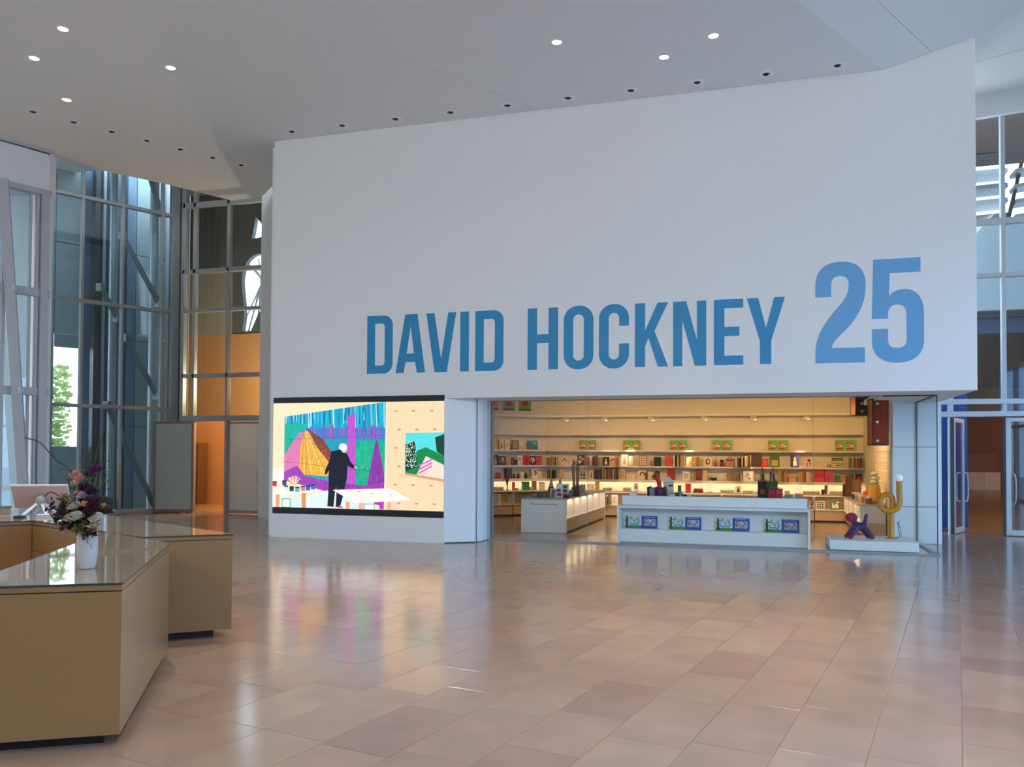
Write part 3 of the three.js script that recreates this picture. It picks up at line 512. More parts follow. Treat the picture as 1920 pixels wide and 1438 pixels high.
    const leaf = new THREE.CircleGeometry(0.035, 6), gs = []; for (let i = 0; i < 260; i++) gs.push(leaf.clone().scale(1, 0.6, 1).rotateX(rr(-1.5, 1.5)).rotateY(rr(0, 6)).translate(rr(-0.55, 0.55), rr(0.9, 1.6), rr(-0.25, 0.25)));
    const f = mesh('foliage', mergeGeometries(gs), std(lin(0.38, 0.40, 0.06), 0.8, { side: THREE.DoubleSide }), t); f.userData.kind = 'stuff';
  }
  // pale block facade seen past the leaning column
  const b = struct('exterior_facade');
  const tone = [std(lin(0.62, 0.63, 0.64), 0.6), std(lin(0.66, 0.67, 0.68), 0.6), std(lin(0.58, 0.59, 0.60), 0.6)];
  for (let r = 0; r < 20; r++) for (let c = 0; c < 7; c++) {
    const wd = 1.2, off = (r % 2) * 0.6, z = -9.5 - c * wd - off;
    mesh('facade_panel', rbox(0.05, 0.545, wd - 0.02, 0.006), tone[(r * 5 + c * 3) % 3], b, [-21.6, -0.05 + r * 0.56, z]);
  }
  mesh('facade_core', prism([[-21.64, -8], [-21.64, -17.5], [-22.4, -17.5], [-22.4, -8]], -0.3, 11), M.grayWall, b);
}

// ---------------------------------------------------------------- right: glazed wall with doors and the dim room behind
{
  const z = -21.3;
  const mem = [[3.34, 3.42, 0, 2.68, 0.14], [3.92, 4.02, 0, 10.4, 0.16], [5.01, 5.1, 2.68, 10.4, 0.16], [6.1, 6.19, 2.68, 10.4, 0.16], [7.2, 7.29, 0, 10.4, 0.16], [8.3, 8.39, 0, 10.4, 0.16],
    [3.34, 9.5, 2.68, 2.8, 0.18], [3.34, 9.5, 2.96, 3.08, 0.18], [4.02, 9.5, 5.82, 5.92, 0.12], [4.02, 9.5, 7.02, 7.16, 0.14], [6.1, 6.19, 0, 2.68, 0.16]];
  const pan = [[3.42, 3.92, 0.05, 2.68], [3.42, 3.92, 2.8, 2.96]], xs = [3.97, 5.055, 6.145, 7.245, 8.345, 9.5];
  for (let i = 0; i < 5; i++) for (const [a, b] of [[2.8, 2.96], [3.08, 5.82], [5.92, 7.02], [7.16, 10.35]]) pan.push([xs[i] + 0.045, xs[i + 1] - 0.045, a, b]);
  for (let i = 2; i < 5; i++) pan.push([xs[i] + 0.045, xs[i + 1] - 0.045, 0.05, 2.68]);
  glazing('window_4', [0, 0, z], 0, mem, pan, M.glassTint, M.paleSteel);
  const leaf = (name, p, turn, w, hx) => {
    const d = struct(name, p, turn);
    mesh('stile', rbox(0.11, 2.64, 0.05, 0.006), M.paleSteel, d, [0.055, 1.33, 0]); mesh('stile', rbox(0.07, 2.64, 0.05, 0.006), M.paleSteel, d, [w - 0.035, 1.33, 0]);
    mesh('rail', rbox(w - 0.18, 0.09, 0.05, 0.006), M.paleSteel, d, [w / 2, 2.6, 0]); mesh('rail', rbox(w - 0.18, 0.12, 0.05, 0.006), M.paleSteel, d, [w / 2, 0.07, 0]);
    mesh('door_glass', box(w - 0.18, 2.42, 0.014), M.glassTint, d, [w / 2 + 0.02, 1.34, 0]);
    for (const s of [1, -1]) mesh('handle', tube([[hx, 0.72, 0.03 * s], [hx, 0.72, 0.1 * s], [hx + 0.02, 0.76, 0.115 * s], [hx + 0.02, 1.34, 0.115 * s], [hx, 1.38, 0.1 * s], [hx, 1.38, 0.03 * s]], 0.016, 30, 8), M.steel, d);
  };
  leaf('door_3', [4.02, 0.01, z + 0.03], 1.17, 0.98, 0.82);      // left leaf, swung into the hall
  leaf('door_4', [5.08, 0.01, z], 0, 1.03, 0.14);
  mesh('door_edge', rbox(0.05, 2.66, 0.06, 0.004), M.darkSteel, struct('trim_1', [5.05, 0.01, z + 0.02]), [0, 1.33, 0]);
  const j = struct('trim_2', [3.985, 0.01, z + 0.06]); mesh('door_post', rbox(0.08, 2.66, 0.05, 0.004), M.darkSteel, j, [0, 1.33, 0]);
  // upper fascia and soffit over the glazing
  const f = struct('ceiling_right');
  mesh('fascia', wallStrip([3.2, -21.45], [9.7, -20.05], 0.15, 9.45, 9.98), M.wall, f);
  mesh('soffit_panel', prism([[3.33, -15.7], [3.33, -19.68], [9.7, -17.0], [9.7, -12.4], [4.62, -15.1]], 9.97, 10.2), M.ceiling, f);
  mesh('soffit_panel', prism([[3.33, -19.7], [3.33, -21.6], [9.7, -21.6], [9.7, -17.02]], 9.97, 10.2), M.ceiling, f);
  mesh('soffit_joint', prism([[3.33, -19.6], [3.33, -19.8], [9.7, -17.12], [9.7, -16.92]], 9.99, 10.1), M.groove, f);
  mesh('upstand', prism([[3.33, -15.7], [4.62, -15.1], [9.7, -12.4], [9.7, -12.2], [4.62, -14.9], [3.33, -15.5]], (x, zz) => ceilY(x, zz) + 0.05, 12.2), M.ceiling, f);
  // room behind
  const r = struct('wall_right_room');
  mesh('room_floor', prism([[3.2, -21.5], [17, -21.5], [17, -50], [3.2, -50]], -0.2, -0.001), std(lin(0.30, 0.145, 0.05), 0.22), r);
  mesh('blue_partition', prism([[3.35, -23.4], [4.74, -23.4], [4.74, -23.7], [3.35, -23.7]], 0, 4.6), std(lin(0.012, 0.06, 0.30), 0.6), r);
  mesh('back_wall', prism([[3.0, -49.6], [17, -49.6], [17, -50], [3.0, -50]], 0, 11), std(lin(0.16, 0.105, 0.08), 0.8), r);
  mesh('side_wall', prism([[16.7, -21.5], [17, -21.5], [17, -50], [16.7, -50]], 0, 5.5), std(lin(0.14, 0.10, 0.09), 0.8), r);
  mesh('side_wall', prism([[3.0, -24.6], [3.33, -24.6], [3.33, -50], [3.0, -50]], 0, 11), std(lin(0.14, 0.10, 0.09), 0.8), r);
  mesh('room_ceiling', prism([[3.3, -24.2], [17, -24.2], [17, -50], [3.3, -50]], 5.35, 5.6), std(lin(0.10, 0.085, 0.11), 0.8), r);
  mesh('mezzanine_front', prism([[3.3, -24], [17, -24], [17, -24.25], [3.3, -24.25]], 5.5, 7.78), std(lin(0.42, 0.50, 0.56), 0.6), r);
  mesh('front_downstand', prism([[3.3, -24.3], [17, -24.3], [17, -24.5], [3.3, -24.5]], 4.95, 5.5), std(lin(0.05, 0.07, 0.16), 0.6), r);
  mesh('top_ceiling', prism([[3.3, -21.6], [17, -21.6], [17, -26], [3.3, -26]], (x, zz) => 10.35 + (zz + 21.6) * 0.12, 11), std(lin(0.20, 0.13, 0.11), 0.7), r);
  mesh('dark_beam', bar([4.6, 9.95, -25.2], [9, 10.3, -25.6], 0.3, 0.25), M.darkSteel, r);
  // skylight slats
  const s = struct('window_skylight');
  for (let i = 0; i < 5; i++) { const y = 7.9 + i * 0.42; mesh('slat', bar([4.4, y, -26.2], [6.35, y + 0.16, -26.6], 0.13, 0.5), i % 2 ? M.mullion : M.paleSteel, s); mesh('slat', bar([6.5, y + 0.05, -26.3], [9.5, y + 0.5, -26.9], 0.1, 0.4), M.mullion, s); }
  mesh('post', bar([6.2, 7.7, -26.1], [6.75, 10, -26.4], 0.09, 0.12), M.darkSteel, s); mesh('shell', prism([[5.1, -26.8], [6.4, -26.5], [6.4, -27.4], [5.1, -27.6]], (x) => 7.7 + (x - 5.1) * 0.5, (x) => 7.8 + (x - 5.1) * 0.52), M.wall, s);
  mesh('dark_pier', prism([[6.35, -25.9], [7.6, -25.9], [7.6, -26.2], [6.35, -26.2]], 7.7, (x) => 8.1 + (x - 6.35) * 0.1), M.darkSteel, s);
  mesh('roof_deck', prism([[3.3, -27.5], [17, -27.5], [17, -49], [3.3, -49]], 5.6, 5.7), std(lin(0.35, 0.36, 0.38), 0.8), r);
  for (let i = 0; i < 8; i++) {
    const x = 6.75 + i * 0.115, y = 4.2 + i * 0.09, t = thing('bead_lamp', `tiny glowing lamp, ${ORD[i]} from the bottom of a rising string in the dim room`, 'lamp', [x, y, -26.2], 0, 'string of tiny lamps in the dim room');
    mesh('bulb', new THREE.SphereGeometry(0.022, 10, 8), new THREE.MeshStandardMaterial({ color: 0xffffff, emissive: lin(1, 0.8, 0.55), emissiveIntensity: 4 }), t); mesh('socket', cyl(0.012, 0.016, 0.04, 8), M.black, t, [0, 0.035, 0]); mesh('cord', cyl(0.003, 0.003, 5.35 - y - 0.05, 5), M.black, t, [0, 0.05 + (5.3 - y) / 2, 0]);
  }
  const cab = thing('counter_cabinet', 'pale grey counter with dark red-brown back panel at the end of the dim room', 'cabinet', [10.6, 0, -48.9]);
  mesh('base', rbox(1.5, 0.95, 0.6, 0.01), std(lin(0.45, 0.42, 0.38), 0.6), cab, [0, 0.475, 0]); mesh('door', rbox(0.68, 0.86, 0.02, 0.005), std(lin(0.42, 0.39, 0.36), 0.5), cab, [-0.36, 0.47, 0.31]); mesh('door', rbox(0.68, 0.86, 0.02, 0.005), std(lin(0.47, 0.44, 0.4), 0.5), cab, [0.36, 0.47, 0.31]);
  mesh('back_panel', rbox(1.5, 1.0, 0.06, 0.01), std(lin(0.13, 0.04, 0.02), 0.5), cab, [0, 1.45, -0.27]);
  for (const [x, zz, e] of [[13.5, -31, 22], [15, -43, 24]]) {  // globes out of view to the right, placed to light the dim room
    const t = thing('unseen_globe_lamp', zz > -35 ? 'unseen globe lamp lighting the dark room, nearer the doors' : 'unseen globe lamp before the counter in the dark room', 'lamp', [x, 4.4, zz]);
    mesh('globe', new THREE.SphereGeometry(0.12, 16, 12), new THREE.MeshStandardMaterial({ color: 0xffffff, emissive: lin(1, 0.75, 0.5), emissiveIntensity: 2 }), t); mesh('cable', cyl(0.006, 0.006, 0.84, 6), M.black, t, [0, 0.53, 0]);
    const l = new THREE.PointLight(0xffb478, e, 0, 2); l.position.set(x, 4.4, zz); l.castShadow = true; scene.add(l);
  }
}

// ---------------------------------------------------------------- unseen rest of the hall: side glazing and rear walls, shaped for its light
{
  const mem = [], pan = [], L = 14.4;
  for (let x = 0; x <= L + 0.01; x += 2.4) mem.push([x - 0.05, x + 0.05, 0, 5.4, 0.18]);
  mem.push([0, L, 0, 0.12, 0.2], [0, L, 2.9, 3.02, 0.18], [0, L, 5.3, 5.45, 0.25]);
  for (let i = 0; i < 6; i++) for (const [a, b] of [[0.12, 2.9], [3.02, 5.3]]) pan.push([i * 2.4 + 0.05, i * 2.4 + 2.35, a, b]);
  glazing('unseen_window_5', [9.5, 0, -2.0], Math.PI / 2, mem, pan, M.unseenBlueGlass, M.paleSteel);  // out of view, sends bluish daylight onto the right of the white wall
  const w = struct('wall_right');
  mesh('wall_panel', prism([[9.4, 6.2], [9.7, 6.2], [9.7, -21.6], [9.4, -21.6]], 5.45, 12.3), M.wall, w);
  mesh('wall_pier', prism([[9.4, 6.2], [9.7, 6.2], [9.7, -2.0], [9.4, -2.0]], 0, 5.45), M.wall, w);
  mesh('wall_pier', prism([[9.4, -16.4], [9.7, -16.4], [9.7, -21.6], [9.4, -21.6]], 0, 5.45), M.wall, w);
  const b = struct('unseen_wall_rear');  // out of view, brown so that little light reaches the desk front
  for (const [x0, x1, y0, y1] of [[-23.2, 9.7, 0, 5.6], [-23.2, 9.7, 8.4, 12.3], [-23.2, -11.5, 5.6, 8.4], [6, 9.7, 5.6, 8.4]]) mesh('wall_panel', prism([[x0, 6.0], [x1, 6.0], [x1, 6.3], [x0, 6.3]], y0, y1), M.unseenBrown, b);
  const cm = [[0, 17.5, 5.6, 5.7, 0.16], [0, 17.5, 8.3, 8.4, 0.16]], cp = []; for (let i = 0; i <= 7; i++) cm.push([i * 2.5 - 0.05, i * 2.5 + 0.05, 5.7, 8.3, 0.14]); for (let i = 0; i < 7; i++) cp.push([i * 2.5 + 0.05, i * 2.5 + 2.45, 5.7, 8.3]);
  glazing('added_window_7', [-11.5, 0, 6.15], 0, cm, cp, M.glassClear, M.paleSteel);  // added clerestory behind the camera, brightens the upper left wall
  const l = struct('unseen_wall_left_rear');  // unseen wall, brown panel keeps bounce light off the desk
  mesh('wall_panel', prism([[-23.2, 6.2], [-23.0, 6.2], [-20.45, -1.0], [-20.7, -1.1]], 0, 8.7), M.unseenBrown, l);
  mesh('wall_panel', prism([[-18.4, -9.6], [-20.5, -1.0], [-20.8, -1.0], [-19.0, -9.6]], 7.55, 8.7), M.wall, l);
  const g = struct('unseen_terrace');
  mesh('paving', prism([[9.8, 40], [70, 40], [70, -60], [17.1, -60], [17.1, -21.6], [9.8, -21.6]], -0.4, -0.05), std(lin(0.45, 0.45, 0.44), 0.8), g);  // out of view, bounces daylight up through the side glazing
}

// ---------------------------------------------------------------- the shop: shell, glass front, shelves, counters
const ZBK = -24.5, W0 = [-6.4, -24.5], DL = [-0.7399, 0.6727], NL = [0.6727, 0.7399], LTURN = Math.atan2(NL[0], NL[1]);
const leftAt = (pos, off) => [W0[0] + DL[0] * pos + NL[0] * off, W0[1] + DL[1] * pos + NL[1] * off];
const LEVEL = { A: 1.905, B: 1.453, C: 1.06, K: 0.74, U: 0.34 };
{
  const f = struct('shop_floor');
  mesh('floor_slab', prism([[-5.62, -16.8], [2.9, -16.8], [2.9, -18.9], [2.5, -18.9], [2.5, -24.6], [-6.4, -24.6], [-8.3, -22.9], [-8.3, -16.9]], -0.003, 0.004), M.shopFloor, f);
  mesh('floor_slab', prism([[2.9, -16.8], [2.88, -16.8], [2.88, -18.9], [2.9, -18.9]], -0.003, 0.003), M.shopFloor, f);
  const w = struct('wall_shop');
  mesh('wall_panel', prism([[-6.4, ZBK], [2.5, ZBK], [2.5, ZBK - 0.2], [-6.5, ZBK - 0.2]], 0, 3.7), M.shopWhite, w);
  mesh('wall_panel', wallStrip(leftAt(2.6, 0), W0, 0.2, 0, 3.7), M.shopWhite, w);
  mesh('wall_panel', prism([[-8.32, -22.7], [-8.32, -16.4], [-8.5, -16.4], [-8.5, -22.7]], 0, 3.7), M.shopWhite, w);
  mesh('wall_panel', prism([[2.44, -18.96], [2.62, -18.96], [2.62, -24.48], [2.44, -24.48]], 0, 3.7), M.shopWhite, w);
  mesh('wall_panel', prism([[-8.5, -16.4], [-5.7, -16.4], [-5.62, -16.62], [-5.62, -16.75], [-8.5, -16.75]], 0, 3.7), M.shopWhite, w);
  mesh('shop_ceiling', prism([[-8.5, -17.0], [2.62, -17.0], [2.62, -24.7], [-8.5, -24.7]], 3.6, 3.8), M.shopWhite, w);
  // niche behind the corner glass: white panels with fine joints
  const n = struct('wall_niche');
  for (const [y0, y1] of [[0.004, 0.742], [0.75, 1.965], [1.973, 2.893]]) mesh('niche_panel', rbox(0.825, y1 - y0, 0.05, 0.004), M.panelWhite, n, [2.858, (y0 + y1) / 2, -18.925]);
  mesh('niche_core', prism([[2.45, -18.94], [3.27, -18.94], [3.27, -19.1], [2.45, -19.1]], 0, 2.893), M.groove, n);
  mesh('end_post', rbox(0.085, 2.893, 2.3, 0.004), M.wall, n, [3.318, 1.4465, -20.08]);
  // glass front and return
  const g = struct('window_6'), xs = [-5.545, -3.493, 0.797, 2.893];
  for (let i = 0; i < 3; i++) mesh('pane', box(xs[i + 1] - xs[i] - 0.008, 2.85, 0.012), M.glassClear, g, [(xs[i] + xs[i + 1]) / 2, 1.465, -16.72]);
  mesh('pane', box(0.012, 2.85, 2.14), M.glassClear, g, [2.893, 1.465, -17.81]);
  mesh('corner_joint', box(0.016, 2.85, 0.016), M.darkSteel, g, [2.897, 1.465, -16.722]);
  for (const x of [-3.493, 0.797]) mesh('pane_joint', box(0.006, 2.85, 0.012), M.mullion, g, [x, 1.465, -16.72]);
  mesh('return_joint', box(0.016, 2.85, 0.03), M.darkSteel, g, [2.893, 1.465, -18.885]);
  mesh('head_channel', box(8.46, 0.02, 0.03), M.mullion, g, [-1.33, 2.885, -16.72]);
  mesh('head_channel', box(0.03, 0.02, 2.16), M.darkSteel, g, [2.893, 2.885, -17.8]); mesh('head_channel', box(0.9, 0.024, 0.034), M.darkSteel, g, [2.45, 2.884, -16.718]);
  mesh('threshold', box(8.56, 0.03, 0.1), M.mullion, g, [-1.34, 0.012, -16.71]); mesh('threshold', box(0.09, 0.03, 2.2), M.mullion, g, [2.895, 0.012, -17.78]);
  mesh('jamb', rbox(0.09, 2.89, 0.16, 0.006), M.steel, g, [-5.59, 1.445, -16.7]); mesh('jamb', rbox(0.03, 2.86, 0.06, 0.004), M.mullion, g, [-5.525, 1.43, -16.76]);
}
{ // long shelves
  const names = [[2.385, 'highest and empty'], [LEVEL.A, 'second from the top'], [LEVEL.B, 'third from the top'], [LEVEL.C, 'lowest, with a light strip beneath']];
  const strip = new THREE.MeshStandardMaterial({ color: 0xffffff, emissive: lin(1, 0.78, 0.52), emissiveIntensity: 3 });
  names.forEach(([y, nm], i) => {
    const t = thing('wall_shelf', `long white shelf on the back wall, ${nm}`, 'shelf', [-1.98, y, ZBK], 0, 'long shelves on the back wall');
    mesh('board', rbox(8.83, 0.03, 0.24, 0.004), M.shopWhite, t, [0, -0.017, 0.121]); mesh('lip', rbox(8.83, i === 3 ? 0.075 : 0.045, 0.016, 0.003), M.shopWhite, t, [0, i === 3 ? -0.04 : -0.024, 0.236]);
    const c = leftAt(0.95, 0), u = thing('wall_shelf', `short white shelf on the angled left wall, ${nm}`, 'shelf', [c[0], y, c[1]], LTURN, 'short shelves on the angled left wall');
    mesh('board', rbox(1.86, 0.03, 0.24, 0.004), M.shopWhite, u, [-0.02, -0.017, 0.121]); mesh('lip', rbox(1.86, i === 3 ? 0.075 : 0.045, 0.016, 0.003), M.shopWhite, u, [-0.02, i === 3 ? -0.04 : -0.024, 0.236]);
    if (i === 3) {
      mesh('light_strip', box(8.7, 0.012, 0.03), strip, t, [0, -0.04, 0.15]); mesh('light_strip', box(1.7, 0.012, 0.03), strip, u, [-0.02, -0.04, 0.15]);
      for (const [x, z, l] of [[-1.98, ZBK + 0.15, 8.7], [...leftAt(0.97, 0.15), 1.7]]) {
        const a = new THREE.RectAreaLight(0xffc888, 10, l, 0.05); a.position.set(x, y - 0.055, z); a.rotation.set(-Math.PI / 2, 0, l < 3 ? LTURN : 0); a.rotation.order = 'YXZ'; a.rotation.set(-Math.PI / 2, l < 3 ? LTURN : 0, 0); scene.add(a);
      }
    }
  });
  const d = thing('shelf_divider', 'short upright white divider between the counter and the lowest shelf', 'divider', [1.52, 0.74, -24.38]);
  mesh('panel', rbox(0.03, 0.24, 0.22, 0.004), M.shopWhite, d, [0, 0.122, 0]); mesh('edge_strip', rbox(0.07, 0.235, 0.02, 0.004), M.woodDark, d, [-0.04, 0.12, 0.08]);
  // lighting track with heads
  const tr = thing('lighting_track', 'long white lighting track running under the shop ceiling before the back wall', 'track', [-1.98, 2.9, -24.15]);
  mesh('rail', rbox(8.8, 0.05, 0.05, 0.008), M.panelWhite, tr); for (const x of [-4, -2, 0, 2, 4]) mesh('hanger', cyl(0.006, 0.006, 0.7, 8), M.shopWhite, tr, [x, 0.36, 0]);
  const c = leftAt(0.98, 0.36), t2 = thing('lighting_track', 'short white lighting track along the angled left wall', 'track', [c[0], 2.9, c[1]], LTURN);
  mesh('rail', rbox(1.7, 0.05, 0.05, 0.008), M.panelWhite, t2); for (const x of [-0.6, 0.6]) mesh('hanger', cyl(0.006, 0.006, 0.7, 8), M.shopWhite, t2, [x, 0.36, 0]);
  const heads = [[-5.75, -4.0, 1.6], [-4.6, -5.1, 1.3], [-3.25, -4.05, 1.55], [-1.77, -2.32, 1.55], [-0.45, -0.62, 1.15], [0.93, 0.75, 1.55]];
  const lens = new THREE.MeshStandardMaterial({ color: 0xffffff, emissive: lin(1, 0.85, 0.6), emissiveIntensity: 4 });
  heads.forEach(([x, tx, ty], i) => {
    const h = thing('track_spotlight', `white track spotlight, ${ORD[i]} from the left on the long track`, 'spotlight', [x, 2.86, -24.1], 0, 'spotlights on the long track');
    mesh('adapter', rbox(0.08, 0.05, 0.04, 0.006), M.shopWhite, h, [0, 0.0, -0.03]);
    const y = mesh('housing', rbox(0.16, 0.075, 0.075, 0.012), M.shopWhite, h, [0.05, -0.06, 0]); mesh('lens', cyl(0.028, 0.028, 0.01, 14), lens, y, [0.05, -0.042, 0]);
    const s = new THREE.SpotLight(0xffe2bc, 13, 0, 0.13, 0.6, 2); s.position.set(x + 0.1, 2.74, -23.7); s.target.position.set(tx, ty, -24.4); s.castShadow = true; scene.add(s, s.target);
  });
  // unseen wall washers under the shop ceiling, placed to light the shelves
  [-5.6, -3.7, -1.8, 0.1, 1.7].forEach((x, i) => {
    const p = thing('unseen_washer', `unseen wall washer under the shop ceiling, ${ORD[i]} of five from the left`, 'ceiling light', [x, 3.6, -20.9], 0, 'unseen wall washers under the shop ceiling');
    mesh('base_plate', cyl(0.09, 0.09, 0.02, 20), M.shopWhite, p, [0, -0.01, 0]); mesh('yoke', rbox(0.03, 0.1, 0.03, 0.004), M.shopWhite, p, [0, -0.06, 0]);
    const h = mesh('housing', lathe([[0, 0.1], [0.07, 0.1], [0.085, 0.06], [0.085, -0.07], [0.078, -0.07], [0.074, -0.02], [0, -0.02]], 22), M.shopWhite, p, [0, -0.17, -0.02], [0.92, 0, 0]); mesh('lens', cyl(0.07, 0.07, 0.008, 18), lens, h, [0, -0.03, 0]);
    const s = new THREE.SpotLight(0xffc272, 7.5, 0, 0.98, 1, 2); s.position.set(x, 3.34, -21.05); s.target.position.set(x * 0.95, 0.9, -24.5); s.castShadow = true; scene.add(s, s.target);
  });
  { const p = thing('unseen_washer', 'unseen wall washer under the shop ceiling turned to the text panel', 'ceiling light', [0.4, 3.6, -19.6]);  // out of view, placed to light the right side wall
    mesh('base_plate', cyl(0.09, 0.09, 0.02, 20), M.shopWhite, p, [0, -0.01, 0]); mesh('yoke', rbox(0.03, 0.1, 0.03, 0.004), M.shopWhite, p, [0, -0.06, 0]);
    const h = mesh('housing', lathe([[0, 0.1], [0.07, 0.1], [0.085, 0.06], [0.085, -0.07], [0.078, -0.07], [0.074, -0.02], [0, -0.02]], 22), M.shopWhite, p, [0.02, -0.17, 0], [0, 0, 0.9]); mesh('lens', cyl(0.07, 0.07, 0.008, 18), lens, h, [0, -0.03, 0]);
    const s = new THREE.SpotLight(0xffc67c, 26, 0, 0.6, 1, 2); s.position.set(0.55, 3.34, -19.6); s.target.position.set(2.44, 1.4, -20.6); s.castShadow = true; scene.add(s, s.target); }
}
{ // counters and base cabinets
  const strip2 = new THREE.MeshStandardMaterial({ color: 0xffffff, emissive: lin(1, 0.8, 0.55), emissiveIntensity: 2 });  // unseen strips under table and counters, placed to light their compartments
  const t = thing('worktop', 'long pale counter top along the back wall of the shop', 'counter', [-2.2, 0.7, -24.12]);
  mesh('slab', prism([[-4.19, -0.37], [4.63, -0.37], [4.63, 0.38], [-3.9, 0.38]], 0.003, 0.038), M.counterTop, t); mesh('edge_band', rbox(8.5, 0.03, 0.012, 0.003), M.shopWhite, t, [0.35, 0.017, 0.387]);
  const c = leftAt(0, 0), u = thing('worktop', 'shorter pale counter top along the angled left wall of the shop', 'counter', [c[0], 0.7, c[1]], LTURN);
  mesh('slab', prism([[-0.006, 0.012], [-2.55, 0.012], [-2.55, 0.76], [-0.305, 0.76]], 0.004, 0.038), M.counterTop, u); mesh('edge_band', rbox(2.2, 0.03, 0.012, 0.003), M.shopWhite, u, [-1.43, 0.017, 0.766]);
  const v = thing('worktop', 'pale counter top along the right side wall of the shop', 'counter', [2.13, 0.7, -21.7]);
  mesh('slab', rbox(0.6, 0.035, 4.06, 0.006), M.counterTop, v, [0, 0.0205, 0]); mesh('edge_band', rbox(0.012, 0.03, 4.06, 0.003), M.shopWhite, v, [-0.304, 0.017, 0]);
  const cabinet = (label, p, turn, w, d) => {
    const b = thing('base_cabinet', label, 'cabinet', p, turn, 'low open cabinets under the shop counters');
    mesh('drawer', rbox(w - 0.012, 0.27, d - 0.06, 0.004), M.oak, b, [0, 0.185, -0.02]); mesh('plinth', box(w - 0.02, 0.045, d - 0.14), M.black, b, [0, 0.024, -0.05]);
    mesh('shelf_board', rbox(w, 0.02, d, 0.003), M.shopWhite, b, [0, 0.33, 0]); for (const s of [-1, 1]) mesh('side_panel', rbox(0.02, 0.345, d - 0.02, 0.003), M.shopWhite, b, [s * (w / 2 - 0.011), 0.513, 0]);
    mesh('back_panel', rbox(w - 0.05, 0.34, 0.014, 0.003), M.oak, b, [0, 0.512, -d / 2 + 0.06]);
  };
  for (let i = 0; i < 7; i++) cabinet(`low open cabinet, ${ORD[i]} from the left under the long back counter`, [-5.44 + i * 1.2, 0.004, -24.13], 0, 1.19, 0.7);
  for (let i = 0; i < 2; i++) { const q = leftAt(1.9 - i * 1.02, 0.36); cabinet(`low open cabinet, ${ORD[i]} from the left under the angled counter`, [q[0], 0.004, q[1]], LTURN, 1.0, 0.68); }
  for (let i = 0; i < 3; i++) cabinet(`low open cabinet, ${ORD[i]} from the front under the right side counter`, [2.15, 0.004, -20.36 - i * 1.32], -Math.PI / 2, 1.3, 0.54);
  // long display table
  const T = thing('display_table', 'long white display table with open compartments and a blank end panel facing the glass', 'table', [-4.88, 0.004, -20.85]);
  mesh('end_panel', rbox(1.06, 0.74, 0.04, 0.004), M.panelWhite, T, [0, 0.375, 2.33]); mesh('end_panel', rbox(1.06, 0.74, 0.04, 0.004), M.panelWhite, T, [0, 0.375, -2.33]);
  mesh('top', rbox(1.07, 0.035, 4.72, 0.005), M.counterTop, T, [0, 0.765, 0]); mesh('spine_panel', rbox(0.03, 0.4, 4.6, 0.004), M.shopWhite, T, [-0.1, 0.54, 0]);
  mesh('base_box', rbox(1.04, 0.27, 4.6, 0.005), M.oak, T, [0, 0.17, 0]); mesh('plinth', box(0.96, 0.034, 4.5), M.black, T, [0, 0.018, 0]); mesh('shelf_board', rbox(1.05, 0.02, 4.6, 0.003), M.shopWhite, T, [0, 0.318, 0]);
  for (let i = 1; i < 6; i++) mesh('divider', rbox(0.98, 0.41, 0.025, 0.003), M.shopWhite, T, [0.02, 0.535, 2.33 - i * 0.777]);
  mesh('handle_slot', merge([at(box(0.62, 0.012, 0.006), 0.02, 0.645, 2.3515), at(box(0.012, 0.06, 0.006), -0.285, 0.67, 2.3515)]), M.groove, T);
  mesh('light_strip', box(0.02, 0.01, 4.4), strip2, T, [0.42, 0.742, 0]);
  { const a = new THREE.RectAreaLight(0xffd8ac, 12, 0.04, 4.4); a.position.set(-4.46, 0.735, -20.85); a.rotation.set(-Math.PI / 2, 0, 0); scene.add(a); }
  for (const [x, z, w, h, nm] of [[-1.85, -23.84, 8.4, 0.04, 0], [1.9, -21.7, 0.04, 3.8, 1]]) { const a = new THREE.RectAreaLight(0xffcf98, 9, w, h); a.position.set(x, 0.692, z); a.rotation.set(-Math.PI / 2, 0, 0); scene.add(a); }
  mesh('light_strip', box(8.4, 0.008, 0.02), strip2, t, [0.35, -0.002, 0.28]); mesh('light_strip', box(0.02, 0.008, 3.8), strip2, v, [-0.23, -0.001, 0]);
  // checkout counter behind the glass
  const k = thing('checkout_counter', 'long white checkout counter with a framed display recess facing the glass', 'counter', [-1.09, 0.004, -17.32]);
  mesh('frame_top', rbox(3.68, 0.045, 0.42, 0.004), M.panelWhite, k, [0, 0.73, 0.21]); for (const s of [-1, 1]) mesh('frame_side', rbox(0.045, 0.71, 0.42, 0.004), M.panelWhite, k, [s * 1.817, 0.355, 0.21]);
  mesh('recess_back', rbox(3.58, 0.70, 0.02, 0.003), M.panelWhite, k, [0, 0.352, 0.02]); mesh('recess_ledge', rbox(3.585, 0.27, 0.24, 0.004), M.panelWhite, k, [0, 0.145, 0.15]); mesh('base_strip', rbox(3.585, 0.02, 0.36, 0.003), M.mullion, k, [0, 0.012, 0.19]);
  mesh('upstand', rbox(3.61, 0.19, 0.03, 0.004), M.panelWhite, k, [0, 0.845, -0.01]); mesh('work_surface', rbox(3.61, 0.03, 0.8, 0.004), M.counterTop, k, [0, 0.88, -0.42]); mesh('rear_panel', rbox(3.6, 0.86, 0.03, 0.004), M.shopWhite, k, [0, 0.432, -0.78]); for (const s of [-1, 1]) mesh('side_panel', rbox(0.03, 0.86, 0.76, 0.004), M.shopWhite, k, [s * 1.785, 0.432, -0.39]);
}

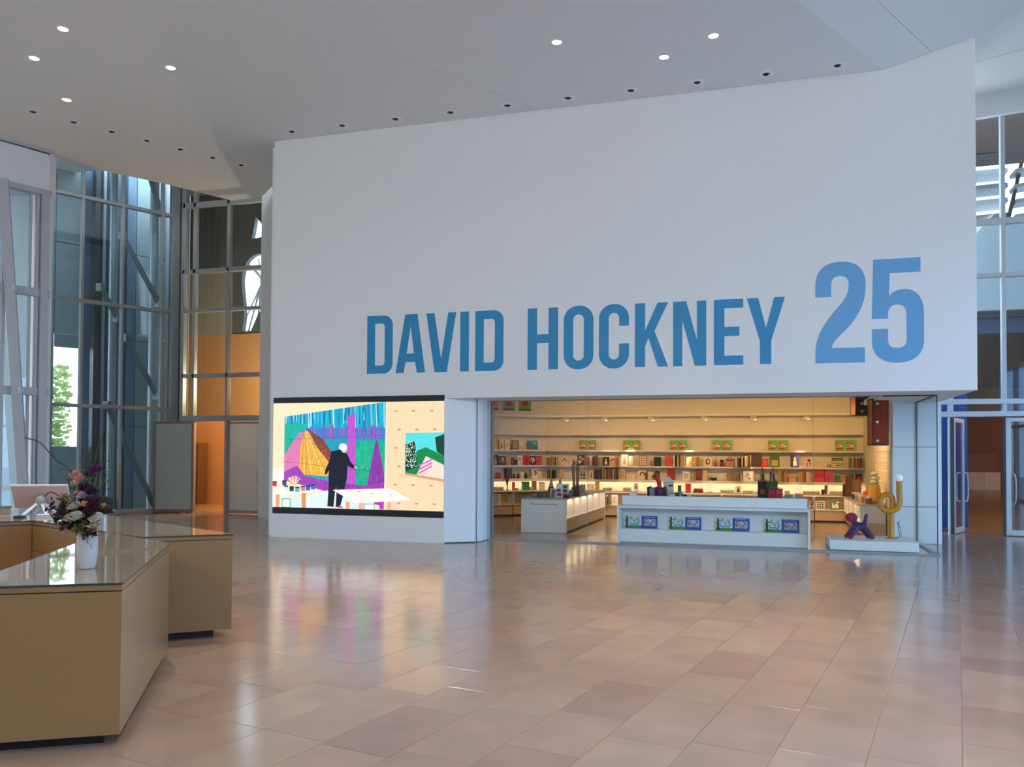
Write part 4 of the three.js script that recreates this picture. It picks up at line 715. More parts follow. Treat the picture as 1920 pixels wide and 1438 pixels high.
// ---------------------------------------------------------------- books and goods
const COLORS = [['white', 240, 236, 228], ['cream', 226, 208, 168], ['tan', 190, 155, 105], ['brown', 110, 74, 48], ['dark brown', 58, 42, 34], ['black', 28, 26, 28], ['grey', 150, 148, 142], ['dark grey', 88, 88, 92], ['red', 184, 50, 52], ['dark red', 128, 36, 40], ['crimson', 160, 52, 84], ['pink', 216, 150, 140], ['orange', 200, 112, 60], ['yellow', 214, 186, 90], ['olive', 124, 112, 52], ['green', 90, 128, 72], ['dark green', 42, 62, 36], ['teal', 60, 108, 108], ['blue', 56, 96, 150], ['navy', 42, 48, 72], ['purple', 96, 70, 100], ['sage', 142, 150, 122]];
const colorName = (hex) => { const n = parseInt(hex.replace('#', ''), 16), r = n >> 16, g = (n >> 8) & 255, b = n & 255; return COLORS.map((c) => [c[0], (c[1] - r) ** 2 + (c[2] - g) ** 2 + (c[3] - b) ** 2]).sort((a, c) => a[1] - c[1])[0][0]; };
const ATLAS = 12, cells = {}; let cellCount = 0;
const atlasCanvas = document.createElement('canvas'); atlasCanvas.width = atlasCanvas.height = 1536;
const actx = atlasCanvas.getContext('2d');
function cellFor(bg, kind, fg) {
  const key = bg + kind + fg; if (cells[key]) return cells[key];
  const i = cellCount++, S = 1536 / ATLAS, x = (i % ATLAS) * S, y = Math.floor(i / ATLAS) * S, c = actx;
  c.save(); c.translate(x, y); c.beginPath(); c.rect(0, 0, S, S); c.clip(); c.scale(S / 100, S / 100);
  c.fillStyle = bg; c.fillRect(0, 0, 100, 100); c.fillStyle = c.strokeStyle = fg;
  const ell = (a, b, r, q) => { c.beginPath(); c.ellipse(a, b, r, q, 0, 0, 7); c.fill(); };
  const P = (...p) => { c.beginPath(); p.forEach(([a, b], k) => (k ? c.lineTo(a, b) : c.moveTo(a, b))); c.closePath(); c.fill(); };
  if (kind === 'figure') { ell(50, 32, 11, 12); P([34, 46], [66, 44], [72, 86], [30, 88]); }
  if (kind === 'dot') ell(50, 52, 26, 24);
  if (kind === 'frame') { c.fillRect(18, 16, 64, 62); c.fillStyle = bg; c.fillRect(26, 24, 48, 46); c.fillStyle = fg; ell(50, 48, 13, 16); }
  if (kind === 'photo') { for (let k = 0; k < 16; k++) ell(20 + rnd() * 60, 15 + rnd() * 60, 5 + rnd() * 9, 4 + rnd() * 9); }
  if (kind === 'marks') for (let k = 0; k < 12; k++) c.fillRect(12 + rnd() * 66, 14 + rnd() * 66, 5 + rnd() * 12, 4 + rnd() * 6);
  if (kind === 'grass') for (let k = 0; k < 14; k++) P([10 + k * 6, 92], [14 + k * 6, 92], [12 + k * 6 + (k % 3) * 3, 40 + (k * 17) % 30]);
  if (kind === 'flag') { P([0, 55], [45, 100], [0, 100]); c.fillStyle = '#5cc0c8'; P([25, 10], [90, 10], [90, 60]); }
  if (kind === 'hair') { c.lineWidth = 13; c.beginPath(); c.arc(56, 50, 28, 2.9, 6.6); c.stroke(); }
  if (kind === 'grid') for (let a = 0; a < 3; a++) for (let b = 0; b < 4; b++) c.fillRect(12 + a * 27, 10 + b * 21, 21, 15);
  if (kind === 'corner') P([55, 0], [100, 0], [100, 40]);
  if (kind === 'oval') { ell(50, 48, 25, 32); c.fillStyle = bg; ell(54, 46, 13, 20); }
  if (kind === 'lines') for (let k = 0; k < 6; k++) c.fillRect(18, 18 + k * 11, 40 + (k * 23) % 24, 4);
  if (kind === 'sand') { c.fillRect(16, 36, 70, 52); }
  if (kind === 'dots') { ell(58, 26, 22, 16); ell(36, 62, 9, 8); ell(70, 58, 10, 9); ell(38, 86, 7, 6); ell(70, 84, 8, 7); }
  if (kind === 'landscape') { P([4, 34], [96, 30], [96, 96], [4, 96]); c.fillStyle = bg; P([4, 48], [96, 56], [96, 60], [4, 54]); P([30, 72], [96, 66], [96, 72], [40, 80]); c.fillStyle = '#b8a060'; P([4, 20], [96, 16], [96, 22], [4, 26]); }
  if (kind === 'band') { c.fillRect(0, 62, 100, 38); }
  if (kind === 'shell') { P([4, 22], [38, 28], [76, 52], [92, 68], [60, 84], [10, 86], [22, 56]); c.strokeStyle = '#f4dcd0'; c.lineWidth = 6; for (const q of [40, 54, 68]) { c.beginPath(); c.moveTo(16, q); c.quadraticCurveTo(52, q - 8, 80, 66); c.stroke(); } }
  if (kind === 'grove') { c.fillStyle = '#dceaf4'; c.fillRect(0, 0, 100, 100); c.fillStyle = '#3c8c28'; c.fillRect(0, 76, 100, 24); c.fillStyle = '#4c7c3c'; for (let k = 0; k < 46; k++) { c.save(); c.translate(rnd() * 95, 8 + rnd() * 42); c.rotate(rnd() * 3); c.fillStyle = ['#58a040', '#2c6c34', '#7cb858'][k % 3]; c.fillRect(0, 0, 4, 11); c.restore(); } c.fillStyle = '#3c4c28'; P([8, 0], [18, 0], [22, 92], [6, 92]); c.fillStyle = '#4c90c8'; for (let k = 0; k < 7; k++) c.fillRect(26 + k * 9, 56 + (k % 3) * 3, 8, 12); }
  if (kind === 'studio') { c.fillStyle = '#1c50b4'; c.fillRect(0, 0, 100, 100); c.fillStyle = '#b8c4dc'; c.fillRect(14, 24, 74, 52); for (let k = 0; k < 40; k++) { c.fillStyle = ['#c06848', '#f0f0f4', '#5c7cb8', '#3c4c6c', '#d8b088'][k % 5]; c.fillRect(14 + rnd() * 66, 26 + rnd() * 44, 4 + rnd() * 10, 3 + rnd() * 8); } c.fillStyle = '#e8ecf4'; for (let k = 0; k < 9; k++) c.fillRect(16 + k * 8, 9, 5, 4); }
  c.restore();
  return (cells[key] = [x / 1536, 1 - (y + S) / 1536, S / 1536]);
}
const atlasTex = new THREE.CanvasTexture(atlasCanvas); atlasTex.colorSpace = THREE.SRGBColorSpace; atlasTex.magFilter = THREE.LinearFilter; atlasTex.flipY = true;
const printed = std(0xffffff, 0.55, { map: atlasTex }), paper = std(lin(0.72, 0.66, 0.54), 0.85);
function remap(g, [u, v, s]) { const a = g.attributes.uv; for (let i = 0; i < a.count; i++) a.setXY(i, u + s * (0.01 + 0.98 * a.getX(i)), v + s * (0.01 + 0.98 * a.getY(i))); return g; }
function bookParts(t, w, h, d, mat, cell) { // boards and spine round a page block; base at y = 0, front at z = 0
  const b = Math.min(0.004, d / 5);
  let g = merge([at(box(w, h, b), 0, h / 2, -b / 2), at(box(w, h, b), 0, h / 2, -d + b / 2), at(box(b, h, d), -w / 2 + b / 2, h / 2, -d / 2)]);
  if (cell) g = remap(g, cell);
  mesh('cover', g, mat, t); mesh('page_block', box(w - b - 0.006, h - 0.008, Math.max(d - 2 * b - 0.0006, 0.002)), paper, t, [b / 2 - 0.002, h / 2, -d / 2]);
}
// a place on a shelf: surf 'B' back wall, 'BL' angled left wall; returns position and turn for an item of depth d whose front is aligned
const frontOff = { A: 0.215, B: 0.215, C: 0.215, K: 0.55, U: 0.64 };
function spot(surf, pos) {
  const row = surf[0], y = LEVEL[row] + (row === 'U' ? 0.004 : 0.001), off = frontOff[row];
  if (surf.length === 1) return { p: [pos, y, row === 'U' ? -23.85 : ZBK + off], turn: 0 };
  const [x, z] = leftAt(pos, surf[0] === 'K' ? 0.55 : surf[0] === 'U' ? 0.62 : off); return { p: [x, y, z], turn: LTURN };
}
function cover(surf, pos, w, h, bg, kind, fg, label, group) {
  const s = spot(surf, pos), t = thing('book', label, 'book', s.p, s.turn, group);
  const d = Math.min(0.03, 0.014 + w * 0.06), lean = new THREE.Group();
  bookParts(t, w, h, d, kind === 'plain' ? solid(bg, 0.55) : printed, kind === 'plain' ? null : cellFor(bg, kind, fg));
  t.rotation.order = 'YXZ'; t.rotation.x = -0.07; t.position.y += 0.0;
}
function spines(surf, pos, w, h, list, where) {
  const cols = list.split(' ').map((c) => '#' + c), ws = cols.map(() => rr(0.75, 1.25)), sum = ws.reduce((a, b) => a + b, 0);
  let x = pos - w / 2; const dirL = surf.length > 1 ? -1 : 1;
  cols.forEach((c, i) => {
    const tk = ws[i] / sum * w, s = spot(surf, surf.length > 1 ? pos + w / 2 - (x - (pos - w / 2)) - tk / 2 : x + tk / 2), hh = h * rr(0.82, 1);
    const t = thing('book', `${colorName(c)} spine, ${ORD[i]} from the left in ${where}`, 'book', s.p, s.turn + Math.PI / 2, 'upright books in ' + where);
    const depth = Math.min(0.19, h * 0.72);
    t.translateX(-depth / 2); t.translateZ(tk / 2); bookParts(t, depth, hh, Math.max(tk - 0.0015, 0.006), solid(c, 0.55), null); x += tk;
  });
}
const goods = (name, cat) => (fn) => (surf, pos, w, h, col, label) => { const s = spot(surf, pos), t = thing(name, label, cat, s.p, s.turn); const m = (Array.isArray(col) ? col : [col])[0]; fn(t, w, h, m, surf); };
const shade = (c, k) => '#' + new THREE.Color(c).multiplyScalar(k).getHexString();
const giftBox = goods('gift_box', 'box')((t, w, h, c) => { const d = Math.min(w, 0.16); mesh('carton', rbox(w * 0.97, h * 0.72, d * 0.97, 0.004), solid(c), t, [0, h * 0.36, -d / 2]); mesh('lid', rbox(w, h * 0.28, d, 0.005), solid(shade(c, 0.85)), t, [0, h * 0.86, -d / 2]); });
const mug = goods('mug', 'mug')((t, w, h, c) => { const r = w * 0.36, m = solid(c, 0.3); mesh('cup', lathe([[0, 0.002], [r * 0.85, 0.002], [r, h * 0.15], [r, h], [r * 0.9, h], [r * 0.88, h * 0.2], [0, h * 0.12]], 20), m, t, [0, 0, -r]); mesh('handle', new THREE.TorusGeometry(h * 0.27, r * 0.13, 8, 16, Math.PI), m, t, [r * 0.95, h * 0.52, -r], [0, 0, -Math.PI / 2]); });
const bottle = goods('bottle', 'bottle')((t, w, h, c) => { const r = Math.min(w * 0.45, h * 0.22); mesh('body', lathe([[0, 0], [r * 0.9, 0], [r, h * 0.06], [r, h * 0.55], [r * 0.35, h * 0.74], [r * 0.32, h * 0.9], [0, h * 0.9]], 18), solid(c, 0.25), t, [0, 0, -r]); mesh('cap', cyl(r * 0.36, r * 0.36, h * 0.1, 14), solid('#2c2820'), t, [0, h * 0.95, -r]); mesh('label_band', cyl(r * 1.01, r * 1.01, h * 0.24, 18), solid('#d8d0b8'), t, [0, h * 0.3, -r]); });
const figurine = goods('figurine', 'figurine')((t, w, h, c) => { const r = w * 0.45; mesh('body', lathe([[0, 0], [r * 0.9, 0], [r, h * 0.2], [r * 0.8, h * 0.45], [r * 0.35, h * 0.6], [0, h * 0.6]], 18), solid(c, 0.5), t, [0, 0, -r]); mesh('head', new THREE.SphereGeometry(h * 0.19, 16, 12).scale(0.9, 1.1, 0.9), solid('#d8b040', 0.5), t, [0, h * 0.78, -r]); mesh('hat', lathe([[0, h * 0.12], [r * 0.25, h * 0.05], [r * 0.42, 0]], 14), solid(c), t, [0, h * 0.9, -r]); });
const tin = goods('tin', 'tin')((t, w, h, c) => { const r = w / 2; mesh('can', cyl(r, r, h * 0.72, 22), solid(c, 0.35), t, [0, h * 0.36, -r]); mesh('lid', lathe([[0, h], [r * 0.92, h], [r * 1.03, h * 0.95], [r * 1.03, h * 0.72], [0, h * 0.72]], 22), solid('#24386c', 0.35), t, [0, 0, -r]); });
const basket = goods('handbag', 'bag')((t, w, h, c) => { const d = w * 0.4; mesh('pouch', rbox(w, h * 0.7, d, 0.02), solid(c, 0.8), t, [0, h * 0.35, -d / 2]); mesh('flap', rbox(w * 1.01, h * 0.22, d * 1.03, 0.012), solid('#8c4838', 0.7), t, [0, h * 0.66, -d / 2]); mesh('handle', new THREE.TorusGeometry(w * 0.3, 0.01, 8, 18, Math.PI), solid('#5c3424'), t, [0, h * 0.74, -d / 2]); });
const bowl = goods('bowl', 'bowl')((t, w, h, c) => { const r = w / 2, k = Math.min(h, r * 0.75); mesh('dish', lathe([[0, 0.004], [r * 0.45, 0.0], [r * 0.5, k * 0.1], [r, k], [r * 0.95, k], [r * 0.42, k * 0.18], [0, k * 0.14]], 24), solid(c, 0.4), t, [0, 0, -r]); mesh('foot_ring', new THREE.TorusGeometry(r * 0.42, 0.006, 6, 20).rotateX(Math.PI / 2), solid(shade(c, 0.8)), t, [0, 0.006, -r]); });
const vaseFlare = goods('vase', 'vase')((t, w, h, c) => { const r = w / 2; mesh('stem_cup', lathe([[0, h * 0.3], [r * 0.2, h * 0.32], [r * 0.4, h * 0.6], [r, h], [r * 0.92, h], [r * 0.3, h * 0.6], [0, h * 0.45]], 24), solid(c, 0.35), t, [0, 0, -r]); mesh('stem', lathe([[0, 0], [r * 0.4, 0], [r * 0.36, h * 0.03], [r * 0.12, h * 0.06], [r * 0.16, h * 0.34], [0, h * 0.34]], 18), solid('#3c2c28', 0.4), t, [0, 0, -r]); });
const tray = goods('tray', 'tray')((t, w, h, c) => { const k = Math.min(h, 0.09), d = 0.2; mesh('base', rbox(w, 0.014, d, 0.004), solid(c), t, [0, 0.008, -d / 2]); for (const s of [-1, 1]) mesh('rim', rbox(0.012, k * 0.6, d, 0.004), solid(c), t, [s * (w / 2 - 0.006), k * 0.3, -d / 2]); mesh('rim', rbox(w, k * 0.6, 0.012, 0.004), solid(shade(c, 1.1)), t, [0, k * 0.3, -0.006]); for (let i = 0; i < 4; i++) mesh('insert', rbox(w * 0.2, k, d * 0.6, 0.004), solid(shade(c, 0.6 + i * 0.25)), t, [(-0.36 + i * 0.24) * w, k / 2 + 0.014, -d / 2]); });
const lantern = new THREE.MeshStandardMaterial({ color: lin(0.85, 0.8, 0.66), emissive: lin(1, 0.9, 0.7), emissiveIntensity: 0.35, roughness: 0.7 });
const lampLit = goods('lantern_box', 'lamp')((t, w, h, c) => { const d = Math.min(w, 0.16); mesh('shade', rbox(w, h * 0.88, d, 0.01), lantern, t, [0, h * 0.54, -d / 2]); mesh('base', rbox(w * 1.04, h * 0.1, d * 1.04, 0.004), solid('#c8b890'), t, [0, h * 0.05, -d / 2]); });
function pile(surf, pos, w, h, col, label, n, th) {
  const s = spot(surf, pos), c = (Array.isArray(col) ? col : [col])[0];
  for (let i = 0; i < n; i++) {
    const t = thing('booklet', `flat booklet, ${ORD[i]} from the bottom of the ${label}`, 'book', [s.p[0], s.p[1] + i * th, s.p[2]], s.turn + rr(-0.03, 0.03), 'booklets in the ' + label);
    const W = w * rr(0.93, 1), D = 0.2, m = solid(shade(c, rr(0.8, 1.25))), b = Math.min(0.004, th / 4);
    mesh('cover', merge([at(box(W, b, D), 0, b / 2, -D / 2), at(box(W, b, D), 0, th - b / 2 - 0.001, -D / 2), at(box(W, th - 0.001, b), 0, (th - 0.001) / 2, -D + b / 2)]), m, t);
    mesh('page_block', box(W - 0.012, Math.max(0.002, th - 0.0015 - 2 * b), D - 0.014), paper, t, [0, th / 2 - 0.0005, -D / 2 + 0.003]);
  }
}
const stack = (surf, pos, w, h, col, label) => pile(surf, pos, w, h, col, label, 3, Math.min(0.03, Math.max(0.012, h / 4)));
const stackTall = (surf, pos, w, h, col, label) => pile(surf, pos, w, h, col, label, 7, Math.min(h, 0.31) / 7.2);
cover('AL',1.776,0.194,0.336,'#e3c04a','plain','#d8b040','pale yellow book at the window end of the upper left shelf');
cover('AL',1.556,0.145,0.277,'#e8dcc0','figure','#c0643c','cream book with a small red figure on the upper left shelf');
cover('AL',1.377,0.163,0.279,'#efe6c8','dot','#e3c832','cream book with a yellow blob on the upper left shelf');
cover('AL',1.115,0.19,0.282,'#8c8450','frame','#c9c095','olive book with a framed picture on the upper left shelf');
cover('AL',0.924,0.156,0.268,'#ece4cc','grass','#7d8a48','pale book with green plants on the upper left shelf');
cover('AL',0.543,0.326,0.272,'#1f8ea0','flag','#c8643c','teal book with a red corner on the upper left shelf');
cover('A',-5.214,0.249,0.294,'#6fc46a','shell','#c8322e','green book with red striped fan, left one of the first pair from the left','green books in pairs on the upper shelf');
cover('A',-4.957,0.24,0.294,'#6fc46a','shell','#c8322e','green book with red striped fan, right one of the first pair from the left','green books in pairs on the upper shelf');
cover('A',-3.921,0.235,0.294,'#6fc46a','shell','#c8322e','green book with red striped fan, left one of the second pair from the left','green books in pairs on the upper shelf');
cover('A',-3.672,0.239,0.294,'#6fc46a','shell','#c8322e','green book with red striped fan, right one of the second pair from the left','green books in pairs on the upper shelf');
cover('A',-2.577,0.234,0.294,'#6fc46a','shell','#c8322e','green book with red striped fan, left one of the third pair from the left','green books in pairs on the upper shelf');
cover('A',-2.325,0.247,0.294,'#6fc46a','shell','#c8322e','green book with red striped fan, right one of the third pair from the left','green books in pairs on the upper shelf');
cover('A',-1.381,0.256,0.295,'#6fc46a','shell','#c8322e','green book with red striped fan, left one of the fourth pair from the left','green books in pairs on the upper shelf');
cover('A',-1.114,0.254,0.295,'#6fc46a','shell','#c8322e','green book with red striped fan, right one of the fourth pair from the left','green books in pairs on the upper shelf');
cover('A',0.108,0.254,0.295,'#6fc46a','shell','#c8322e','green book with red striped fan, left one of the fifth pair from the left','green books in pairs on the upper shelf');
cover('A',0.379,0.266,0.295,'#6fc46a','shell','#c8322e','green book with red striped fan, right one of the fifth pair from the left','green books in pairs on the upper shelf');
cover('A',1.84,0.25,0.296,'#6fc46a','shell','#c8322e','green book with red striped fan, left one of the sixth pair from the left','green books in pairs on the upper shelf');
cover('A',2.107,0.261,0.296,'#6fc46a','shell','#c8322e','green book with red striped fan, right one of the sixth pair from the left','green books in pairs on the upper shelf');
cover('BL',1.747,0.186,0.295,'#2c2f48','figure','#c0aa4a','navy book with a yellow figure on the left wall shelf');
cover('BL',1.539,0.196,0.265,'#4a3a52','photo','#b8a8a8','dark plum book with a pale photo on the left wall shelf');
cover('BL',1.334,0.146,0.265,'#b89c74','plain','#a88c64','plain tan book on the left wall shelf');
cover('BL',1.198,0.091,0.235,'#3c3028','frame','#b09050','small dark brown book with gold frame on the left wall shelf');
giftBox('BL',1.095,0.099,0.157,'#4a3e5c','small plum box beside the dark brown book on the left wall shelf');
cover('BL',0.95,0.174,0.282,'#ece0cc','marks','#3a3030','white book with dark marks on the left wall shelf');
cover('BL',0.736,0.219,0.283,'#c8283c','dot','#a81c30','red book with a darker red spot on the left wall shelf');
cover('BL',0.535,0.167,0.268,'#2c2a34','photo','#d8d0d0','black and white portrait book between two red books');
cover('BL',0.34,0.204,0.269,'#c43a44','marks','#e0a0a0','red book with pink pattern at the inner end of the left wall shelf');
spines('B',-6.172,0.196,0.254,'7c8a60 b8442e d8c8a0 c04838 c8b080','the shelf corner, upper row');
spines('B',-6.013,0.089,0.239,'e6d8a8 3a2a28 d8c090','the short row left of the curved drawing');
cover('B',-5.79,0.178,0.241,'#e8d4a0','hair','#4a2c20','cream book with a dark curved drawing, left end of the back shelf');
stack('B',-5.475,0.128,0.243,'#c89a54','small tan stack left of the white-splash book');
cover('B',-5.275,0.24,0.299,'#3f5a40','photo','#f0f0e0','dark green book with a white splash picture');
spines('B',-4.957,0.365,0.308,'c86a3c b89070 8a6a60 6a4a6a d8c8b8 c8b8a8 4a3a54 5c4464 b8583c','the row right of the white-splash book');
spines('B',-4.692,0.102,0.248,'a8a49c 8c8c8c c0b8a8','the grey row beside the leaning navy book');
cover('B',-4.538,0.189,0.249,'#1c2436','figure','#e8e8d8','navy book with a white figure, centre left of the back shelf');
cover('B',-4.338,0.18,0.25,'#e2c49c','hair','#3c1c18','cream book with dark brown hair beside the navy one');
spines('B',-4.175,0.132,0.282,'d89088 e0a898 c87868 e8b8a0','the pink row left of the rose-white cover');
cover('B',-3.996,0.194,0.329,'#f0d8c8','figure','#d08078','rose-white book with a pink figure, lit by a spotlight');
cover('B',-3.81,0.131,0.284,'#f2e2c0','plain','#e8d4b0','plain cream book right of the rose-white one');
cover('B',-3.46,0.23,0.301,'#b08c6c','grid','#f0e0c8','brown book with a grid of small pictures');
mug('B',-3.228,0.084,0.15,'#c07890','small pink cup between the grid book and the dark green box');
giftBox('B',-3.057,0.182,0.258,'#123c38','dark bottle-green box on the back shelf');
cover('B',-2.728,0.218,0.29,'#d8424c','corner','#7a9a80','coral red book with a green corner');
spines('B',-2.432,0.284,0.322,'f0e4d0 241c18 2c2420 e0d0a8 6a5c20 8a7a28 d8c878 e8d8a0 e0b060','the row right of the coral red book');
cover('B',-2.161,0.141,0.263,'#fff4dc','frame','#e0c060','bright white book under the spotlight, left of two tan books');
cover('B',-2.02,0.111,0.249,'#e0a890','dot','#f0d0c0','salmon book with a round print');
cover('B',-1.92,0.074,0.265,'#9c7a50','plain','#8c6a40','slim tan book right of the salmon one');
cover('B',-1.641,0.234,0.266,'#f0dcc0','oval','#6a3420','cream book with a brown oval head print');
figurine('B',-1.44,0.08,0.223,'#c83c34','small red and yellow figurine between the oval-head book and the blue tin');
tin('B',-1.258,0.094,0.194,'#a01848','crimson tin with a blue lid');
basket('B',-1.041,0.209,0.27,'#e09480','pink patterned bag with a brown handle');
spines('B',-0.782,0.28,0.287,'9a8878 e8e0d8 7a4460 2c2428 1c1a1c e8e4dc 241c1c','the dark row right of the pink bag');
spines('B',-0.553,0.164,0.347,'e0c898 c8a860 7a6428 4c3c28 b89858','the row left of the large brown book');
cover('B',-0.319,0.276,0.348,'#54382a','lines','#7a5a44','large dark brown book with faint lines');
cover('B',-0.096,0.155,0.232,'#e8443c','lines','#f0a090','small bright red book beside the large brown book');
cover('B',0.158,0.249,0.307,'#4c7a3c','sand','#d8c870','green book with a sandy square');
cover('B',0.682,0.228,0.339,'#4a3a94','figure','#f0d848','violet book with a bright yellow figure, lit by a spotlight');
cover('B',1.033,0.212,0.254,'#f0dcc0','dots','#a02828','cream book with dark red dots');
giftBox('B',1.279,0.102,0.154,'#f0d8c8','small white box with a rounded top right of the red dots book');
mug('B',1.523,0.047,0.084,'#8c8490','small grey cup left of the landscape book');
mug('B',1.584,0.047,0.085,'#6c6874','small dark grey cup left of the landscape book');
cover('B',1.773,0.289,0.266,'#1f5a48','landscape','#d8cc98','dark green book with a striped field landscape');
spines('B',2.19,0.412,0.29,'e0d8c0 b8a868 8a9060 5c6438 c8c0a0 c87848 3c6c6c 8c8c90 b03040 c83848 9a3444 3c5474 5c7494','the row at the right shelf end');
mug('CL',1.637,0.204,0.179,'#c83838','red mug on the lower left shelf');
giftBox('CL',1.304,0.189,0.301,'#47544c','tall dark grey-green box on the lower left shelf');
mug('CL',1.154,0.078,0.145,'#3a2430','first dark mug from the tall grey-green box');
mug('CL',1.015,0.095,0.145,'#4c3038','second dark mug from the tall grey-green box');
cover('CL',0.889,0.122,0.191,'#e8d8b4','plain','#d8c8a0','plain cream card on the lower left shelf');
figurine('CL',0.745,0.114,0.268,'#2c3c54','navy and olive bird figurine on the lower left shelf');
bottle('CL',0.623,0.097,0.189,'#8aa83c','lime green bottle on the lower left shelf');
cover('CL',0.468,0.194,0.275,'#f0e8e0','photo','#c82c34','red, white and black book leaning on the lower left shelf');
cover('CL',0.3,0.107,0.204,'#e8d8b0','plain','#d8c8a0','small cream card right of the red, white and black book');
spines('C',-6.139,0.261,0.268,'b84838 6c8450 3c3424 d8c8a0 2c4424 1c3018 24381c 34482c','the lower shelf corner, dark green and red');
cover('C',-5.854,0.113,0.271,'#d8b060','plain','#c8a050','golden tan book on the lower shelf behind the tall poles');
bottle('C',-5.275,0.064,0.214,'#2c6c38','green bottle on a small stand');
bottle('C',-5.187,0.064,0.215,'#243c24','dark bottle right of the green one');
cover('C',-4.968,0.119,0.249,'#e8dcc4','figure','#c83c34','cream card with a red figure');
bottle('C',-4.873,0.04,0.25,'#b8a878','small straw-coloured bottle beside the red figure card');
spines('C',-4.731,0.213,0.313,'3a4458 2c3040 30344c 242838 7a6068 343850 2c3044','the dark navy row on the lower shelf');
spines('C',-4.398,0.438,0.348,'c8b888 a04038 6a7a48 d8d0a0 5c4a3c 2c3438 c8a868 8c3c54 a8385c 241c24 f0e8d8 5c5c64 7c7c50 3c3444','the mixed row right of the navy spines');
cover('C',-4.073,0.194,0.305,'#d8bc84','lines','#a88854','tan book with a printed label on the lower shelf');
cover('C',-3.911,0.054,0.137,'#f0dcb4','plain','#e0c898','small cream card, first of three right of the tan labelled book');
cover('C',-3.833,0.054,0.138,'#f0dcb4','plain','#e0c898','small cream card, second of three right of the tan labelled book');
cover('C',-3.741,0.085,0.139,'#f0dcb4','plain','#e0c898','small cream card, third of three right of the tan labelled book');
cover('C',-3.488,0.224,0.265,'#f0e0b8','hair','#2c1418','cream book with a dark-haired head on the lower shelf');
spines('C',-3.348,0.041,0.251,'6c5034','the slot between two cream books');
cover('C',-3.26,0.119,0.236,'#e8d4a8','plain','#d8c090','plain cream book right of the dark-haired head');
cover('C',-3.057,0.152,0.254,'#3c2420','figure','#8c4c3c','dark brown book with a dim figure behind the red bird neck');
cover('C',-2.657,0.225,0.334,'#9c2420','plain','#841c1c','dark red book standing tall on the lower shelf');
cover('C',-2.239,0.193,0.248,'#fff8ec','photo','#a8a0c0','bright white decorated book under the lower spotlight');
spines('C',-2.06,0.133,0.235,'e0d0b8 c8b8a0 d8c8b0 b8a488','the pale row left of the framed book');
cover('C',-1.895,0.156,0.312,'#6c1c18','frame','#a84c3c','dark red book with framed panels on the lower shelf');
cover('C',-1.714,0.117,0.284,'#d8bc88','plain','#c8a870','beige card behind the dark bowl');
bowl('C',-1.495,0.234,0.077,'#2c1c14','dark bowl on the lower shelf');
giftBox('C',-1.052,0.159,0.202,'#b08c54','tan box with a dark mark on the lower shelf');
spines('C',-0.811,0.194,0.219,'a87c50 8c6444 b08858 5c4c3c d8c8a0','the tan row left of the bright white card');
cover('C',-0.543,0.285,0.282,'#fffaf0','marks','#8c8474','wide bright white card with dark drawing under the spotlight');
spines('C',-0.177,0.12,0.3,'8c9480 6c7464 a8a890 5c6458','the grey-green row left of the blue spine');
spines('C',0.055,0.063,0.317,'24589c','the gap left of the olive row');
spines('C',0.352,0.237,0.306,'a8a03c c8c050 8c7c30 6c4c28 b88848 d0a050','the row above the white lit box');
giftBox('C',0.62,0.201,0.149,'#e8a078','orange-pink box with a round print on the lower shelf');
spines('C',0.926,0.33,0.298,'d8d0a0 c8a848 e0c890 b85c30 c87c40 8c4428 f0e8d8 e8d8b0 d8b078','the row left of the crimson books');
cover('C',1.306,0.252,0.309,'#c02448','band','#e83c3c','crimson book with a red lower band');
cover('C',1.565,0.234,0.29,'#c84468','oval','#b03454','pink-crimson book with a faint oval');
giftBox('C',1.776,0.121,0.192,'#3c8c34','green box right of the pink-crimson book');
giftBox('C',1.906,0.117,0.165,'#b89434','ochre box between the green and red ones');
giftBox('C',2.021,0.087,0.181,'#c02028','small red box right of the ochre one');
giftBox('C',2.127,0.113,0.211,'#3c6c9c','steel blue box right of the small red one');
tin('C',2.317,0.159,0.227,'#a8203c','red tin with navy top at the end of the lower shelf');
stack('KL',1.795,0.317,0.219,'#d04038','red stack on the left counter');
vaseFlare('KL',1.484,0.203,0.414,'#8c3034','flared dark red vase on the left counter');
giftBox('KL',1.315,0.068,0.229,'#e0603c','small orange box on the left counter');
bowl('KL',1.196,0.136,0.197,'#c8803c','small amber bowl on the left counter');
giftBox('KL',0.909,0.181,0.233,'#2c8c44','green box on the left counter');
stack('KL',0.749,0.104,0.146,'#c8a858','low tan stack on the left counter');
giftBox('KL',0.64,0.113,0.253,'#a86c30','brown wooden box on the left counter');
giftBox('KL',0.383,0.14,0.22,'#f0e0c8','small white box near the corner of the counter');
cover('K',-4.915,0.211,0.191,'#fffaf0','marks','#3c3830','white card with black scribble on the back counter');
giftBox('K',-4.734,0.115,0.255,'#e0b030','yellow and orange box on the back counter');
stack('K',-4.444,0.248,0.106,'#a89868','flat greenish stack near the yellow box');
stack('K',-3.875,0.214,0.146,'#7c2c28','dark red stack on the back counter');
cover('K',-3.605,0.129,0.226,'#f0ece0','photo','#3c6c4c','white and green card standing on the back counter');
giftBox('K',-2.394,0.096,0.185,'#3c5444','small dark green box on the back counter');
giftBox('K',-2.156,0.146,0.233,'#d83c4c','coral pink box on the back counter');
tray('K',-1.879,0.262,0.134,'#8c2c20','red-brown tray of small things on the back counter');
lampLit('K',-1.578,0.151,0.213,'#f0e0a8','cream box lantern on the back counter');
stack('K',-1.102,0.371,0.103,'#b8b890','pale green stack on the back counter');
cover('K',-0.8,0.163,0.196,'#fff4dc','figure','#241c18','white card with a small black figure on the back counter');
stack('K',-0.549,0.281,0.083,'#c8ac80','tan stack on the back counter');
